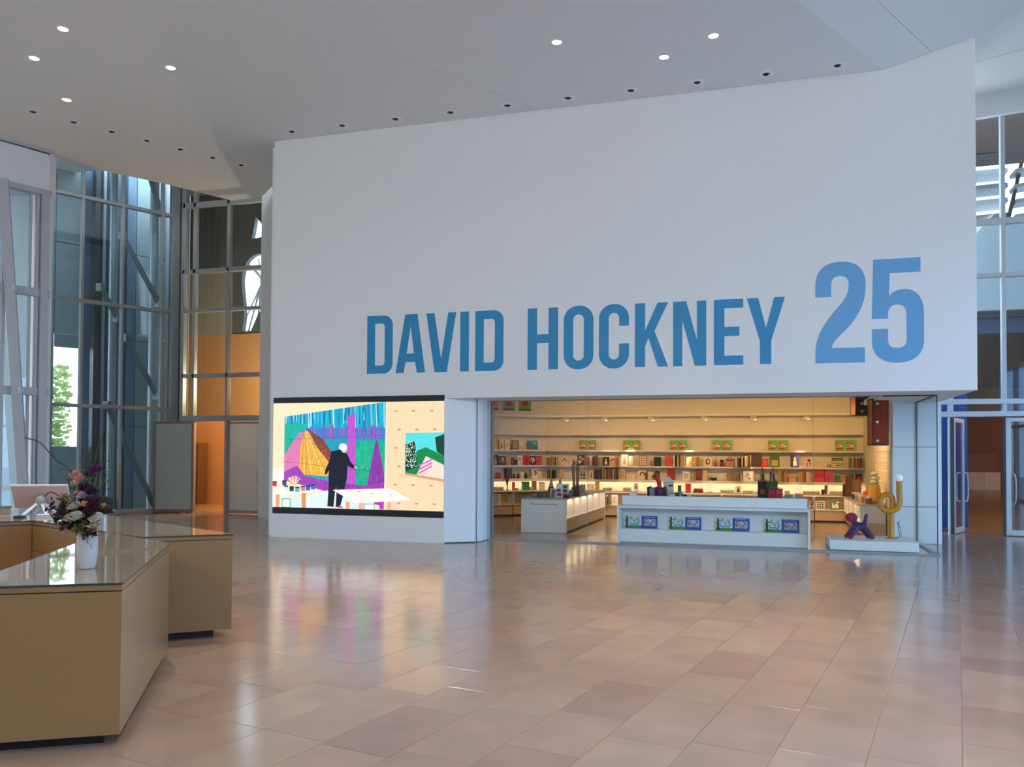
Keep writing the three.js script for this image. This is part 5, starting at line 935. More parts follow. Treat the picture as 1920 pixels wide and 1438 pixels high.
bowl('K',-0.332,0.126,0.16,'#e8e0d8','white bowl on the back counter');
stack('K',0.478,0.137,0.101,'#c8a880','card stack left of the white lit box');
lampLit('K',0.761,0.17,0.221,'#fffbe8','white lit cube box on the back counter');
stack('K',1.096,0.445,0.098,'#b09468','wide brown stack on the back counter');
giftBox('K',1.385,0.08,0.131,'#3c2434','small dark plum box beside the upright divider');
stack('K',1.79,0.49,0.11,'#b8a058','yellowish stack right of the divider');
tray('K',2.14,0.157,0.187,'#e0b83c','yellow tray on the back counter');
stackTall('UL',1.92,0.124,0.322,'#d84430','red pile under the left counter');
cover('UL',1.791,0.117,0.304,'#ece0cc','lines','#b8a890','cream book under the left counter');
cover('UL',1.632,0.151,0.317,'#e0b424','frame','#6c4a20','yellow book with a framed picture under the left counter');
stackTall('UL',1.473,0.152,0.345,'#5c4840','dark brown pile under the left counter');
spines('U',-4.433,0.139,0.297,'b89c74 8c6c4c d8c8a0 6c5040','the recess under the back counter');
cover('U',-4.202,0.184,0.286,'#fff8e8','marks','#5c5448','white book with a small dark mark under the back counter');
bottle('U',1.051,0.054,0.274,'#8c8c78','grey bottle under the back counter');
bottle('U',1.129,0.06,0.247,'#6c4440','brown bottle under the back counter');
cover('U',1.312,0.214,0.222,'#f0e8d8','grid','#3c3c44','white book with six small photos under the back counter');
cover('U',1.665,0.251,0.244,'#5c8440','photo','#f4f4ec','green book with a white landscape under the back counter');
cover('U',1.977,0.203,0.209,'#b08468','lines','#8c6450','brown-pink book under the back counter');

// print pairs standing on the ledge of the checkout counter
[[-2.819, -2.479, -2.165], [-1.929, -1.605, -1.294], [-1.003, -0.683, -0.367], [-0.075, 0.24, 0.56]].forEach(([a, b, c], i) => {
  for (const [x0, x1, kind, nm] of [[a, b - 0.004, 'grove', 'green woodland picture book, left half'], [b + 0.004, c, 'studio', 'blue bordered picture book, right half']]) {
    const t = thing('book', `${nm} of the ${ORD[i]} pair on the checkout ledge`, 'book', [(x0 + x1) / 2, 0.286, -17.215], 0, kind === 'grove' ? 'green picture books on the checkout ledge' : 'blue picture books on the checkout ledge');
    bookParts(t, x1 - x0, 0.254, 0.02, printed, cellFor('#fff', kind, '#fff')); t.rotation.x = -0.1;
  }
});
// three posters high on the angled left wall
[[922, 933, '#e8a890', 'pink'], [952, 975, '#8cb8b0', 'blue-green'], [982, 1005, '#78b070', 'green']].forEach(([, , c, nm], i) => {
  const [x, z] = leftAt(1.78 - i * 0.53, 0.02), t = thing('poster', `${nm} poster with a red shape high on the angled shop wall`, 'poster', [x, 3.06, z], LTURN);
  mesh('sheet', remap(box(0.4, 0.55, 0.004), cellFor(c, 'dot', '#b83c34')), printed, t, [0, 0.27, 0]); mesh('lower_band', box(0.4, 0.05, 0.003), solid(['#b0485c', '#3c6c98', '#2c7c3c'][i]), t, [0, 0.03, 0.003]); mesh('border', box(0.46, 0.6, 0.003), solid('#e8dcc0'), t, [0, 0.27, -0.004]);
});
// text panel on the right side wall: rows of small print
{
  const tex = canvasTex(512, 256, (c, w, h) => { c.fillStyle = '#ece2d2'; c.fillRect(0, 0, w, h); c.fillStyle = '#8a7860'; for (let i = 0; i < 24; i++) for (let x = 20; x < w - 30;) { const l = rr(8, 34); if (i % 6 !== 5) c.fillRect(x, 12 + i * 10, l, i === 0 ? 5 : 2); x += l + 6; } });
  const t = thing('text_panel', 'panel of small illegible print on the right side wall of the shop', 'sign', [2.425, 0.95, -20.25], -Math.PI / 2);
  mesh('sheet', box(2.7, 0.98, 0.006), std(0xffffff, 0.7, { map: tex }), t, [0, 0.49, 0]); mesh('mount', box(2.72, 1.0, 0.01), M.shopWhite, t, [0, 0.49, -0.007]);
}
// goods on the display table (top at 0.787)
{
  const Y = 0.787;
  const easel = thing('card_stand', 'white sloping card stand with green and purple cards on the display table', 'display stand', [-4.52, Y, -18.78]);
  for (const s of [-1, 1]) mesh('leg', bar([s * 0.15, 0, 0.1], [s * 0.12, 0.33, -0.06], 0.014, 0.014), M.paleSteel, easel); mesh('back_rest', rbox(0.3, 0.33, 0.01, 0.003), M.panelWhite, easel, [0, 0.165, -0.02], [-0.42, 0, 0]); mesh('foot_rail', rbox(0.32, 0.014, 0.16, 0.003), M.paleSteel, easel, [0, 0.008, 0.02]);
  for (const [x, y, c, nm] of [[0.06, 0.25, '#1c8c50', 'green leaf card at the top'], [-0.08, 0.17, '#6c4c9c', 'purple card at the upper left'], [0.07, 0.16, '#8c2c6c', 'magenta card at the middle right'], [-0.06, 0.08, '#b83c5c', 'crimson card at the lower left'], [0.08, 0.07, '#5c9c50', 'light green card at the lower right']]) {
    const z = -18.78 - 0.02 + (0.165 - y) * 0.45 + 0.017, t = thing('greeting_card', `${nm} of the sloping card stand`, 'card', [-4.52 + x, Y + y, z]); t.rotation.x = -0.42;
    mesh('sheet', box(0.1, 0.075, 0.003), remapMat(c), t); mesh('fold', box(0.1, 0.075, 0.002), paper, t, [0, 0, -0.004]);
  }
  for (let i = 0; i < 3; i++) { const t = thing('picture_board', `${['dark', 'white', 'grey'][i]} upright board left of the sloping card stand`, 'board', [-4.83 + i * 0.055, Y, -18.95 + i * 0.05], -0.25); mesh('panel', rbox(0.14, 0.24 - i * 0.03, 0.008, 0.002), solid(['#2c2a2c', '#e8e4dc', '#8c9098'][i]), t, [0, 0.12 - i * 0.015, 0], [-0.15, 0, 0]); mesh('strut', bar([0, 0.14, -0.03], [0, 0, -0.09], 0.012, 0.006), M.paleSteel, t); }
  [['grey', '#7c7c80'], ['slate', '#5c6068'], ['brown', '#6c5c50']].forEach(([nm, c], i) => { const t = thing('tray_box', `low ${nm} box at the window end of the display table`, 'box', [-5.16 + i * 0.13, Y, -18.75 - i * 0.06], 0.15 * i); mesh('carton', rbox(0.12, 0.06 + i * 0.02, 0.14, 0.004), solid(c), t, [0, 0.03 + i * 0.01, 0]); mesh('lid', rbox(0.125, 0.02, 0.145, 0.004), solid(shade(c, 1.3)), t, [0, 0.07 + i * 0.02, 0]); });
  for (let i = 0; i < 4; i++) { const t = thing('candle_pot', `small dark red pot, ${ORD[i]} of four on the front corner of the display table`, 'pot', [-4.43 + (i % 2) * 0.065, Y, -18.62 - Math.floor(i / 2) * 0.075], 0, 'dark red pots on the display table'); mesh('glass_body', lathe([[0, 0], [0.026, 0], [0.029, 0.01], [0.029, 0.062], [0.025, 0.062], [0.024, 0.03], [0, 0.03]], 16), solid('#9c1c34', 0.2), t); mesh('lid', cyl(0.03, 0.03, 0.012, 16), solid('#701428', 0.3), t, [0, 0.068, 0]); }
  for (let i = 0; i < 3; i++) { const t = thing('glass_jar', `clear glass jar with a pale lid, ${ORD[i]} along the right edge of the display table`, 'jar', [-4.46, Y, -19.05 - i * 0.22], 0, 'glass jars on the display table'); mesh('body', lathe([[0, 0], [0.05, 0], [0.055, 0.02], [0.055, 0.11], [0.04, 0.13], [0.038, 0.12], [0.05, 0.105], [0.05, 0.02], [0, 0.015]], 18), M.glassTint, t); mesh('lid', cyl(0.042, 0.042, 0.025, 16), solid('#b8c8b8'), t, [0, 0.142, 0]); mesh('filling', cyl(0.045, 0.045, 0.07, 16), solid(['#88a088', '#c0c8c0', '#788890'][i]), t, [0, 0.055, 0]); }
  for (const [x, nm] of [[-4.92, 'left'], [-4.7, 'right']]) { const t = thing('fabric_cone', `grey fabric cone tied at its tip, the ${nm} of two on the display table`, 'ornament', [x, Y, -19.35]); mesh('cone', lathe([[0.001, 0.44], [0.018, 0.42], [0.03, 0.36], [0.085, 0.06], [0.09, 0], [0, 0]], 14), solid('#a8a49c', 0.9), t); for (const s of [-1, 1]) mesh('tip_stick', bar([0, 0.38, 0], [s * 0.03, 0.47, 0], 0.006, 0.006), M.wood, t); mesh('tie', new THREE.TorusGeometry(0.026, 0.005, 6, 14).rotateX(Math.PI / 2), solid('#c8583c'), t, [0, 0.375, 0]); }
  { const t = thing('stick_holder', 'dark cylindrical holder for walking sticks on the display table', 'holder', [-4.42, Y, -19.75]); mesh('tub', lathe([[0, 0], [0.1, 0], [0.1, 0.2], [0.09, 0.2], [0.088, 0.02], [0, 0.02]], 20), M.woodDark, t); mesh('rim', new THREE.TorusGeometry(0.096, 0.008, 8, 20).rotateX(Math.PI / 2), M.darkSteel, t, [0, 0.2, 0]);
    for (let i = 0; i < 6; i++) { const a = i * 1.05, s = thing('walking_stick', `dark wooden stick, ${ORD[i]} of six standing in the cylindrical holder`, 'stick', [-4.42 + Math.cos(a) * 0.05, Y + 0.021, -19.75 + Math.sin(a) * 0.05], 0, 'sticks in the cylindrical holder'); const tip = [Math.cos(a) * 0.04, 0.72 + (i % 3) * 0.05, Math.sin(a) * 0.03]; mesh('shaft', tube([[0, 0, 0], [tip[0] / 2, tip[1] / 2, tip[2] / 2], tip], 0.011, 8, 6), i % 2 ? M.woodDark : std(lin(0.2, 0.15, 0.12), 0.5), s); mesh('knob', new THREE.SphereGeometry(0.022, 12, 8), i % 2 ? M.steel : M.woodDark, s, tip); } }
  for (let i = 0; i < 2; i++) { const t = thing('leaflet_rack', `small silver leaflet rack, the ${['nearer', 'farther'][i]} of two at the right edge of the display table`, 'rack', [-4.48, Y, -20.3 - i * 0.5], 0.3); mesh('back_plate', rbox(0.16, 0.24, 0.01, 0.003), M.steel, t, [0, 0.12, -0.03], [-0.3, 0, 0]); mesh('foot', rbox(0.16, 0.012, 0.14, 0.003), M.steel, t, [0, 0.007, 0]); mesh('leaflet', rbox(0.13, 0.2, 0.012, 0.002), solid(['#8ca0b4', '#a89c84'][i]), t, [0, 0.115, -0.015], [-0.3, 0, 0]); }
  for (let i = 0; i < 4; i++) { const t = thing('paper_sheet', `white leaflet lying in the ${ORD[i]} compartment of the display table`, 'leaflet', [-4.52, 0.333, -18.95 - i * 0.78], 0.2 * i); mesh('sheet', box(0.21, 0.004, 0.3), M.panelWhite, t, [0, 0.003, 0]); mesh('printed_band', box(0.17, 0.002, 0.05), solid('#3c3834'), t, [0, 0.006, 0.08]); }
}
function remapMat(c) { return solid(c, 0.5); }
// goods on the checkout counter (surface at 0.899)
{
  const Y = 0.9, Z = -17.72;
  const bird = thing('bird_figure', 'tall bright red bird-neck figure on the checkout counter', 'figurine', [-2.24, Y, Z - 0.2]);
  mesh('neck', tube([[0.03, 0.02, 0], [0.035, 0.18, 0], [0.02, 0.32, 0], [-0.03, 0.42, 0], [-0.055, 0.44, 0]], 0.05, 24, 12), solid('#e0301c', 0.5), bird); mesh('head', new THREE.SphereGeometry(0.055, 16, 12).scale(1.2, 1, 0.9), solid('#e0301c', 0.5), bird, [-0.04, 0.44, 0]); mesh('beak', new THREE.ConeGeometry(0.018, 0.06, 10).rotateZ(1.9), solid('#381c18'), bird, [-0.12, 0.42, 0]); mesh('base', cyl(0.07, 0.075, 0.02, 18), solid('#781c14'), bird, [0.03, 0.01, 0]);
  const house = thing('model_house', 'white model house with a pitched roof and a red plate', 'model', [-2.02, Y, Z - 0.22]);
  mesh('wall_box', rbox(0.2, 0.3, 0.14, 0.004), solid('#d8d4c8'), house, [0, 0.15, 0]); mesh('gable_roof', prism([[-0.12, -0.08], [0.12, -0.08], [0.12, 0.08], [-0.12, 0.08]], (x) => 0.3, (x) => 0.31).translate(0, 0, 0), solid('#c8c4b8'), house); const gs = new THREE.Shape([[-0.125, 0.3], [0.125, 0.3], [0, 0.44]].map((p) => new THREE.Vector2(...p))); mesh('roof', at(new THREE.ExtrudeGeometry(gs, { depth: 0.15, bevelEnabled: false }), 0, 0, -0.075), solid('#e4e0d4'), house); mesh('plate', box(0.1, 0.035, 0.006), solid('#8c1c1c'), house, [0.06, 0.24, 0.072]); mesh('door', box(0.05, 0.1, 0.006), solid('#a89c88'), house, [-0.04, 0.05, 0.072]);
  [['dark teal', '#1c3c48'], ['ice blue', '#a8c4cc'], ['pale grey', '#c0c4cc'], ['magenta', '#8c2478'], ['violet', '#6c3c9c'], ['lilac', '#8c70b0'], ['brown', '#54281c']].forEach(([nm, c], i) => { const t = thing('notebook', `slanting ${nm} notebook in the row beside the red bird neck`, 'notebook', [-2.37 + i * 0.052, Y, Z + 0.02], 0.35); t.rotation.z = 0.12; bookParts(t, 0.16, 0.22 - (i % 3) * 0.02, 0.022, solid(c), null); t.rotation.y = 1.2; });
  [['small white box with a red top', '#e8e4dc', -1.9, 0.09], ['small dark teal cup box', '#2c4c48', -1.8, 0.1], ['small black box with a white edge', '#1c1c20', -1.66, 0.06], ['pale blue-grey box', '#8c9cac', -1.74, 0.12], ['low cream box', '#d8cca8', -1.56, 0.07]].forEach(([nm, c, x, h]) => { const t = thing('gift_box', `${nm} on the checkout counter`, 'box', [x, Y, Z + 0.06]); mesh('carton', rbox(0.085, h, 0.09, 0.004), solid(c), t, [0, h / 2, 0]); mesh('lid', rbox(0.09, 0.018, 0.095, 0.003), solid(nm.includes('red') ? '#a82828' : shade(c, 1.3)), t, [0, h, 0]); });
  for (let i = 0; i < 5; i++) { const x = -1.36 + i * 0.27, t = thing('magazine', `flat ${['dark brown', 'maroon', 'tan', 'dark plum', 'grey'][i]} magazine, ${ORD[i]} along the checkout counter`, 'magazine', [x, Y, Z + 0.02]); bookParts(t, 0.24, 0.3, 0.03, solid(['#3c2820', '#5c2428', '#a88c60', '#40283c', '#8c8884'][i]), null); t.rotation.x = -Math.PI / 2 + 0.0001; t.position.y = Y + 0.031; t.position.z = Z + 0.14; }
  const bag = (label, x, z, w, h, c, c2) => { const t = thing('paper_bag', label, 'bag', [x, Y, z], 0.05); mesh('pouch', rbox(w, h, 0.09, 0.006), solid(c), t, [0, h / 2, 0]); mesh('top_fold', rbox(w * 1.01, 0.02, 0.095, 0.004), solid(c2), t, [0, h - 0.01, 0]); mesh('handle', new THREE.TorusGeometry(w * 0.22, 0.006, 6, 16, Math.PI), solid(c2), t, [0, h, 0.03]); mesh('motif', box(w * 0.5, h * 0.3, 0.004), solid(c2), t, [0, h * 0.4, 0.047]); };
  bag('black shopping bag with an orange motif on the checkout counter', -0.12, Z - 0.22, 0.19, 0.37, '#14201f', '#a8482c'); bag('dark green shopping bag between black and red ones', 0.06, Z - 0.16, 0.22, 0.36, '#3c5428', '#54703c'); bag('bright red small bag before the green shopping bag', 0.06, Z + 0.04, 0.13, 0.2, '#c41c1c', '#8c1414'); bag('rose red bag at the right of the bag group', 0.2, Z + 0.05, 0.13, 0.22, '#d03850', '#a02438');
  for (const [x, tx, nm] of [[-0.06, -0.13, 'left'], [0.16, 0.08, 'right']]) { const t = thing('umbrella', `closed dark umbrella leaning among the bags, the ${nm} one`, 'umbrella', [x, Y, Z - 0.3]); mesh('shaft', bar([0, 0, 0], [tx - x, 0.62, 0], 0.012, 0.012), M.darkSteel, t); mesh('canopy', bar([(tx - x) * 0.1, 0.06, 0], [(tx - x) * 0.85, 0.5, 0], 0.04, 0.04), solid('#1c2434'), t); mesh('handle', bar([(tx - x) * 0.9, 0.54, 0], [tx - x, 0.64, 0], 0.024, 0.024), M.woodDark, t); }
  for (let i = 0; i < 2; i++) { const t = thing('wire_rack', `low wire rack with small grey cards, the ${['left', 'right'][i]} one right of the bags`, 'rack', [0.38 + i * 0.2, Y, Z + 0.02]); for (let k = 0; k < 5; k++) mesh('wire', bar([-0.08 + k * 0.04, 0, 0.05], [-0.08 + k * 0.04, 0.11, 0.05], 0.005, 0.005), M.steel, t); mesh('base', rbox(0.19, 0.012, 0.14, 0.003), M.steel, t, [0, 0.007, 0]); mesh('card_pack', rbox(0.15, 0.09, 0.06, 0.004), solid(['#8ca4ac', '#a89c8c'][i]), t, [0, 0.06, -0.01]); }
  const scr = thing('receipt_box', 'small white card printer near the left end of the checkout counter', 'printer', [-2.72, Y, Z]); mesh('body', rbox(0.14, 0.1, 0.16, 0.012), M.panelWhite, scr, [0, 0.05, 0]); mesh('paper_slot', box(0.09, 0.004, 0.02), M.black, scr, [0, 0.101, 0.02]);
}
// things on the right side counter
{
  const Y = 0.741;
  [[1.98, -23.2, 0.1, 0.52, '#6c4c2c', 'tall brown cylinder vase, the taller one at the end of the side counter'], [2.1, -22.7, 0.11, 0.44, '#8c6434', 'brown cylinder vase in front of the taller one'], [1.9, -23.4, 0.07, 0.3, '#4c3420', 'narrow dark vase left of the tall brown cylinders']].forEach(([x, z, r, h, c, nm]) => { const t = thing('vase', nm, 'vase', [x, Y, z]); mesh('body', lathe([[0, 0], [r * 0.95, 0], [r, 0.02], [r, h * 0.9], [r * 0.7, h], [r * 0.62, h], [r * 0.9, h * 0.88], [r * 0.9, 0.03], [0, 0.03]], 22), solid(c, 0.5), t); mesh('neck_ring', new THREE.TorusGeometry(r * 0.68, 0.01, 8, 20).rotateX(Math.PI / 2), solid(shade(c, 0.6)), t, [0, h, 0]); });
  for (let i = 0; i < 6; i++) { const z = -21.9 + i * 0.42, t = thing('pattern_box', `navy and white patterned box, ${ORD[i]} from the back along the side counter`, 'box', [2.0 + (i % 2) * 0.12, Y, z], 0.1 * i, 'patterned boxes on the side counter'); const c = ['#3c4468', '#5c6080', '#8c90a4', '#2c3458', '#c89c60', '#6c3c34'][i]; mesh('carton', rbox(0.15, 0.13, 0.15, 0.004), solid(c), t, [0, 0.065, 0]); mesh('lid', rbox(0.156, 0.04, 0.156, 0.004), solid('#c8c4c0'), t, [0, 0.14, 0]); mesh('band', box(0.02, 0.125, 0.154), solid('#e0dcd4'), t, [0, 0.066, 0]); }
  for (let i = 0; i < 3; i++) { const t = thing('book', `${['orange-red', 'ochre', 'maroon'][i]} book standing near the front of the side counter`, 'book', [2.1 + i * 0.04, Y, -20.5 + i * 0.02], -0.9); bookParts(t, 0.17, 0.24 - i * 0.02, 0.025, solid(['#c8482c', '#c89038', '#6c2428'][i]), null); }
}
// plinth with the dog-shaped seat and the looped lamp
{
  const p = thing('plinth', 'low white display plinth just behind the shop glass', 'plinth', [1.87, 0.004, -17.62]);
  mesh('block', rbox(1.54, 0.17, 1.2, 0.006), M.panelWhite, p, [0, 0.095, 0]); mesh('shadow_gap', box(1.46, 0.012, 1.12), M.groove, p, [0, 0.005, 0]); mesh('top_plate', rbox(1.545, 0.012, 1.205, 0.004), M.panelWhite, p, [0, 0.182, 0]);
  const d = thing('dog_stool', 'purple and magenta dog-shaped stool with a round head and splayed legs', 'stool', [1.66, 0.192, -17.5], 0.25);
  const violet = solid('#3c1c5c', 0.55), mag = solid('#9c1450', 0.55), cap = (a, b, r0, r1, m, nm) => { // tapered limb with round ends
    const A = new THREE.Vector3(...a), B = new THREE.Vector3(...b), L = A.distanceTo(B), g = lathe([[0, -r0], [r0 * 0.7, -r0 * 0.7], [r0, 0], [r1, L], [r1 * 0.7, L + r1 * 0.7], [0, L + r1]], 18);
    g.applyQuaternion(new THREE.Quaternion().setFromUnitVectors(new THREE.Vector3(0, 1, 0), B.clone().sub(A).normalize())).translate(...a); return mesh(nm, g, m, d); };
  cap([-0.07, 0.235, 0], [0.08, 0.23, 0], 0.078, 0.075, violet, 'body');
  for (const z of [-0.1, 0.1]) { cap([-0.07, 0.21, z * 0.4], [-0.19, 0.045, z], 0.062, 0.045, violet, 'leg'); cap([0.09, 0.2, z * 0.4], [0.21, 0.045, z], 0.062, 0.045, violet, 'leg'); }
  for (const [x, z] of [[-0.195, -0.103], [-0.195, 0.103], [0.215, -0.103], [0.215, 0.103]]) mesh('paw', new THREE.SphereGeometry(0.047, 16, 12).scale(1.02, 0.95, 1.02), mag, d, [x, 0.046, z]);
  cap([-0.07, 0.25, 0], [-0.11, 0.36, 0], 0.055, 0.05, violet, 'neck'); mesh('head', new THREE.SphereGeometry(0.098, 22, 16).scale(1.15, 0.95, 1), mag, d, [-0.14, 0.405, 0]); for (const z of [-1, 1]) mesh('ear', new THREE.SphereGeometry(0.035, 14, 10).scale(0.8, 1.3, 0.5), mag, d, [-0.1, 0.41, z * 0.098]);
  cap([0.1, 0.27, 0], [0.14, 0.45, 0], 0.04, 0.03, violet, 'tail');
  const l = thing('loop_lamp', 'mustard yellow looped tube lamp with a white globe on the plinth', 'lamp', [2.26, 0.192, -17.72]);
  const Yl = solid('#d89414', 0.35), pts = [[0.0, 0.02, 0], [0.0, 0.3, 0], [0.0, 0.52, 0], [0.03, 0.68, -0.02], [0.0, 0.82, -0.05], [-0.1, 0.84, -0.06], [-0.19, 0.74, -0.04], [-0.17, 0.6, 0.0], [-0.06, 0.53, 0.05], [0.08, 0.57, 0.06], [0.14, 0.7, 0.05], [0.14, 0.88, 0.03], [0.14, 1.08, 0.02]];
  mesh('tube_stem', tube(pts, 0.053, 110, 16), Yl, l); mesh('globe', new THREE.SphereGeometry(0.074, 22, 16), new THREE.MeshStandardMaterial({ color: 0xffffff, roughness: 0.5, emissive: lin(1, 0.95, 0.85), emissiveIntensity: 0.15 }), l, [0.14, 1.17, 0.02]); mesh('collar', cyl(0.058, 0.056, 0.03, 18), Yl, l, [0.14, 1.09, 0.02]);
  mesh('base_disc', cyl(0.1, 0.105, 0.012, 28), Yl, l, [0, 0.007, 0]); mesh('power_cord', tube([[0.1, 0.012, -0.06], [0.2, 0.05, -0.2], [0.18, 0.3, -0.5], [0.2, 0.02, -0.4]], 0.005, 24, 6), M.black, l);
  const v = thing('vase', 'yellow sleeve vase with a knobbed pale green stopper behind the looped lamp', 'vase', [2.2, 0.741, -19.85]);
  mesh('foot', lathe([[0, 0], [0.15, 0], [0.15, 0.012], [0, 0.014]], 20), M.panelWhite, v); mesh('sleeve', lathe([[0, 0.014], [0.16, 0.014], [0.15, 0.1], [0.105, 0.4], [0.09, 0.42], [0, 0.4]], 22), solid('#d8a020', 0.45), v);
  for (let i = 0; i < 3; i++) mesh('stopper_ball', new THREE.SphereGeometry(0.095 - i * 0.008, 16, 12).scale(1, 0.72, 1), solid('#bcc8a0', 0.5), v, [(i % 2) * 0.02, 0.46 + i * 0.09, 0]); mesh('tip', cyl(0.006, 0.01, 0.1, 8), solid('#c87c50'), v, [0, 0.73, 0]);
}
// hanging travel trunks
{
  const trunk = (label, x, y, z, w, h, d, face, side, edge, turn) => {
    const t = thing('travel_trunk', label, 'trunk', [x, y, z], turn);
    mesh('case', rbox(w - 0.01, h - 0.01, d - 0.01, 0.01), solid(side, 0.5), t, [0, h / 2, 0]); mesh('front_panel', rbox(w - 0.05, h - 0.05, 0.01, 0.004), solid(face, 0.85), t, [0, h / 2, d / 2 - 0.002]);
    for (const sx of [-1, 1]) for (const sz of [-1, 1]) mesh('edge_strip', rbox(0.03, h, 0.03, 0.006), solid(edge, 0.5), t, [sx * (w / 2 - 0.012), h / 2, sz * (d / 2 - 0.012)]);
    for (const yy of [0.012, h - 0.012]) mesh('edge_strip', rbox(w, 0.03, d, 0.006), solid(edge, 0.5), t, [0, yy, 0]);
    for (const yy of [0.09, h / 2, h - 0.1]) mesh('latch', rbox(0.06, 0.05, 0.02, 0.006), std(lin(0.5, 0.42, 0.2), 0.35, { metalness: 0.7 }), t, [-w * 0.22, yy, d / 2 + 0.012]);
    mesh('carry_handle', tube([[w / 2, h - 0.14, 0], [w / 2 + 0.04, h - 0.11, 0], [w / 2 + 0.04, h - 0.07, 0], [w / 2, h - 0.05, 0]], 0.012, 12, 8), solid(edge), t);
    for (const sx of [-1, 1]) mesh('hanging_wire', cyl(0.004, 0.004, 3.6 - y - h, 6), M.steel, t, [sx * w * 0.3, h + (3.6 - y - h) / 2, 0]);
  };
  trunk('upright red-brown travel trunk with black edges hanging near the glass corner', 2.1, 1.995, -18.32, 0.31, 0.93, 0.3, '#a02c0c', '#c8641c', '#1c1210', 0.22);
  trunk('dark blue-grey travel trunk hanging behind the red-brown one', 2.02, 2.67, -20.1, 0.48, 0.52, 0.32, '#2a2c3c', '#8c5c40', '#2c1810', 0.25);
}

// ---------------------------------------------------------------- reception desk: two angled blocks with glass tops
{
  const inset = (poly, d) => { // inset a convex or gently concave plan polygon
    const n = poly.length, area = poly.reduce((s, p, i) => s + p[0] * poly[(i + 1) % n][1] - poly[(i + 1) % n][0] * p[1], 0), sg = area > 0 ? 1 : -1;
    return poly.map((p, i) => {
      const a = poly[(i + n - 1) % n], b = poly[(i + 1) % n], u = [p[0] - a[0], p[1] - a[1]], v = [b[0] - p[0], b[1] - p[1]], lu = Math.hypot(...u), lv = Math.hypot(...v);
      const n1 = [-u[1] / lu * sg, u[0] / lu * sg], n2 = [-v[1] / lv * sg, v[0] / lv * sg], k = d / (1 + n1[0] * n2[0] + n1[1] * n2[1]);
      return [p[0] + (n1[0] + n2[0]) * k, p[1] + (n1[1] + n2[1]) * k];
    });
  };
  const glassTop = new THREE.MeshPhysicalMaterial({ color: lin(0.36, 0.285, 0.195), roughness: 0.03, ior: 1.5 }), edge = std(lin(0.03, 0.06, 0.05), 0.2);
  const plain = new THREE.MeshPhysicalMaterial({ color: lin(0.26, 0.15, 0.058), roughness: 0.4, clearcoat: 1, clearcoatRoughness: 0.22, ior: 1.6 });
  const block = (label, poly, inner, group) => {
    const o = poly[0], t = thing('reception_desk', label, 'reception desk', [o[0], 0, o[1]], 0, group), L = (p) => p.map(([x, z]) => [x - o[0], z - o[1]]), P = L(poly);
    mesh('body', prism(inset(P, 0.012), 0.078, 0.945), plain, t);
    mesh('toe_kick', prism(inset(P, 0.12), 0, 0.078), M.black, t);
    mesh('shadow_joint', prism(inset(P, 0.03), 0.945, 0.953), M.groove, t);
    mesh('top_frame', prism(inset(P, 0.008), 0.953, 0.986), plain, t);
    mesh('glass_edge', prism(inset(P, 0.003), 0.987, 0.999), edge, t); mesh('glass_top', prism(inset(P, 0.0045), 0.9905, 1.0), glassTop, t);
    for (const [a, b, drawers] of inner) { // wood panels on the staff side
      const A = [a[0] - o[0], a[1] - o[1]], B = [b[0] - o[0], b[1] - o[1]], l = Math.hypot(B[0] - A[0], B[1] - A[1]), n = Math.max(1, Math.round(l / 0.9));
      for (let i = 0; i < n; i++) {
        const q = (k) => [A[0] + (B[0] - A[0]) * k, A[1] + (B[1] - A[1]) * k], s = q((i + 0.006) / n), e = q((i + 0.994) / n);
        if (drawers) { mesh('drawer', wallStrip(s, e, 0.018, 0.66, 0.93), M.wood, t); mesh('door', wallStrip(s, e, 0.018, 0.09, 0.65), M.wood, t); } else mesh('inner_panel', wallStrip(s, e, 0.018, 0.09, 0.93), M.wood, t);
      }
    }
    return t;
  };
  const A = [-3.766, -4.246], B = [-5.005, -6.202], J = [-6.291, -6.851], N = [-4.55, -3.77], C = [-5.62, -6.535], D = [-4.983, -7.091], F = [-8.38, -8.9], I1 = [-8.11, -7.69], G = [-10.4, -5.8], H = [-9.65, -5.35];
  block('nearer beige reception desk block with a glass top carrying the flower vase', [A, B, J, N], [[[-6.27, -6.79], [-4.57, -3.84], true]]);
  block('farther angled beige reception desk block with a glass top carrying the touch screen', [[-5.62, -6.545], D, F, G, H, I1], [[H, I1, false], [I1, [-6.3, -6.88], true]]);
  const r = thing('raised_ledge', 'beige raised ledge with green glass top at the far left of the reception desk', 'ledge', [-9.35, 1.0, -7.9], turnOf(-0.55, 0.83));
  mesh('box', rbox(1.5, 0.1, 0.3, 0.004), M.beige, r, [0.3, 0.05, 0]); mesh('glass_top', rbox(1.52, 0.014, 0.32, 0.003), std(lin(0.12, 0.26, 0.22), 0.08), r, [0.3, 0.108, 0]);
  // touch screen seen from behind
  const s = thing('touch_screen', 'pink-backed touch screen on a white A-shaped stand, seen from behind', 'screen', [-8.5, 1.0, -8.2], 0.55);
  mesh('panel', rbox(0.62, 0.34, 0.025, 0.008), std(lin(0.55, 0.40, 0.36), 0.5), s, [-0.03, 0.24, -0.06], [0.62, 0, 0]); mesh('bezel', rbox(0.635, 0.352, 0.014, 0.006), M.panelWhite, s, [-0.03, 0.247, -0.073], [0.62, 0, 0]);
  for (const x of [-0.17, 0.13]) { mesh('leg', bar([x - 0.04, 0, 0.1], [-0.02, 0.19, 0.0], 0.03, 0.018), M.panelWhite, s); mesh('leg', bar([x + 0.05, 0, -0.12], [-0.02, 0.19, 0.0], 0.03, 0.018), M.panelWhite, s); }
  mesh('joint', new THREE.SphereGeometry(0.06, 18, 12), std(lin(0.35, 0.36, 0.38), 0.4), s, [-0.02, 0.2, 0.0]);
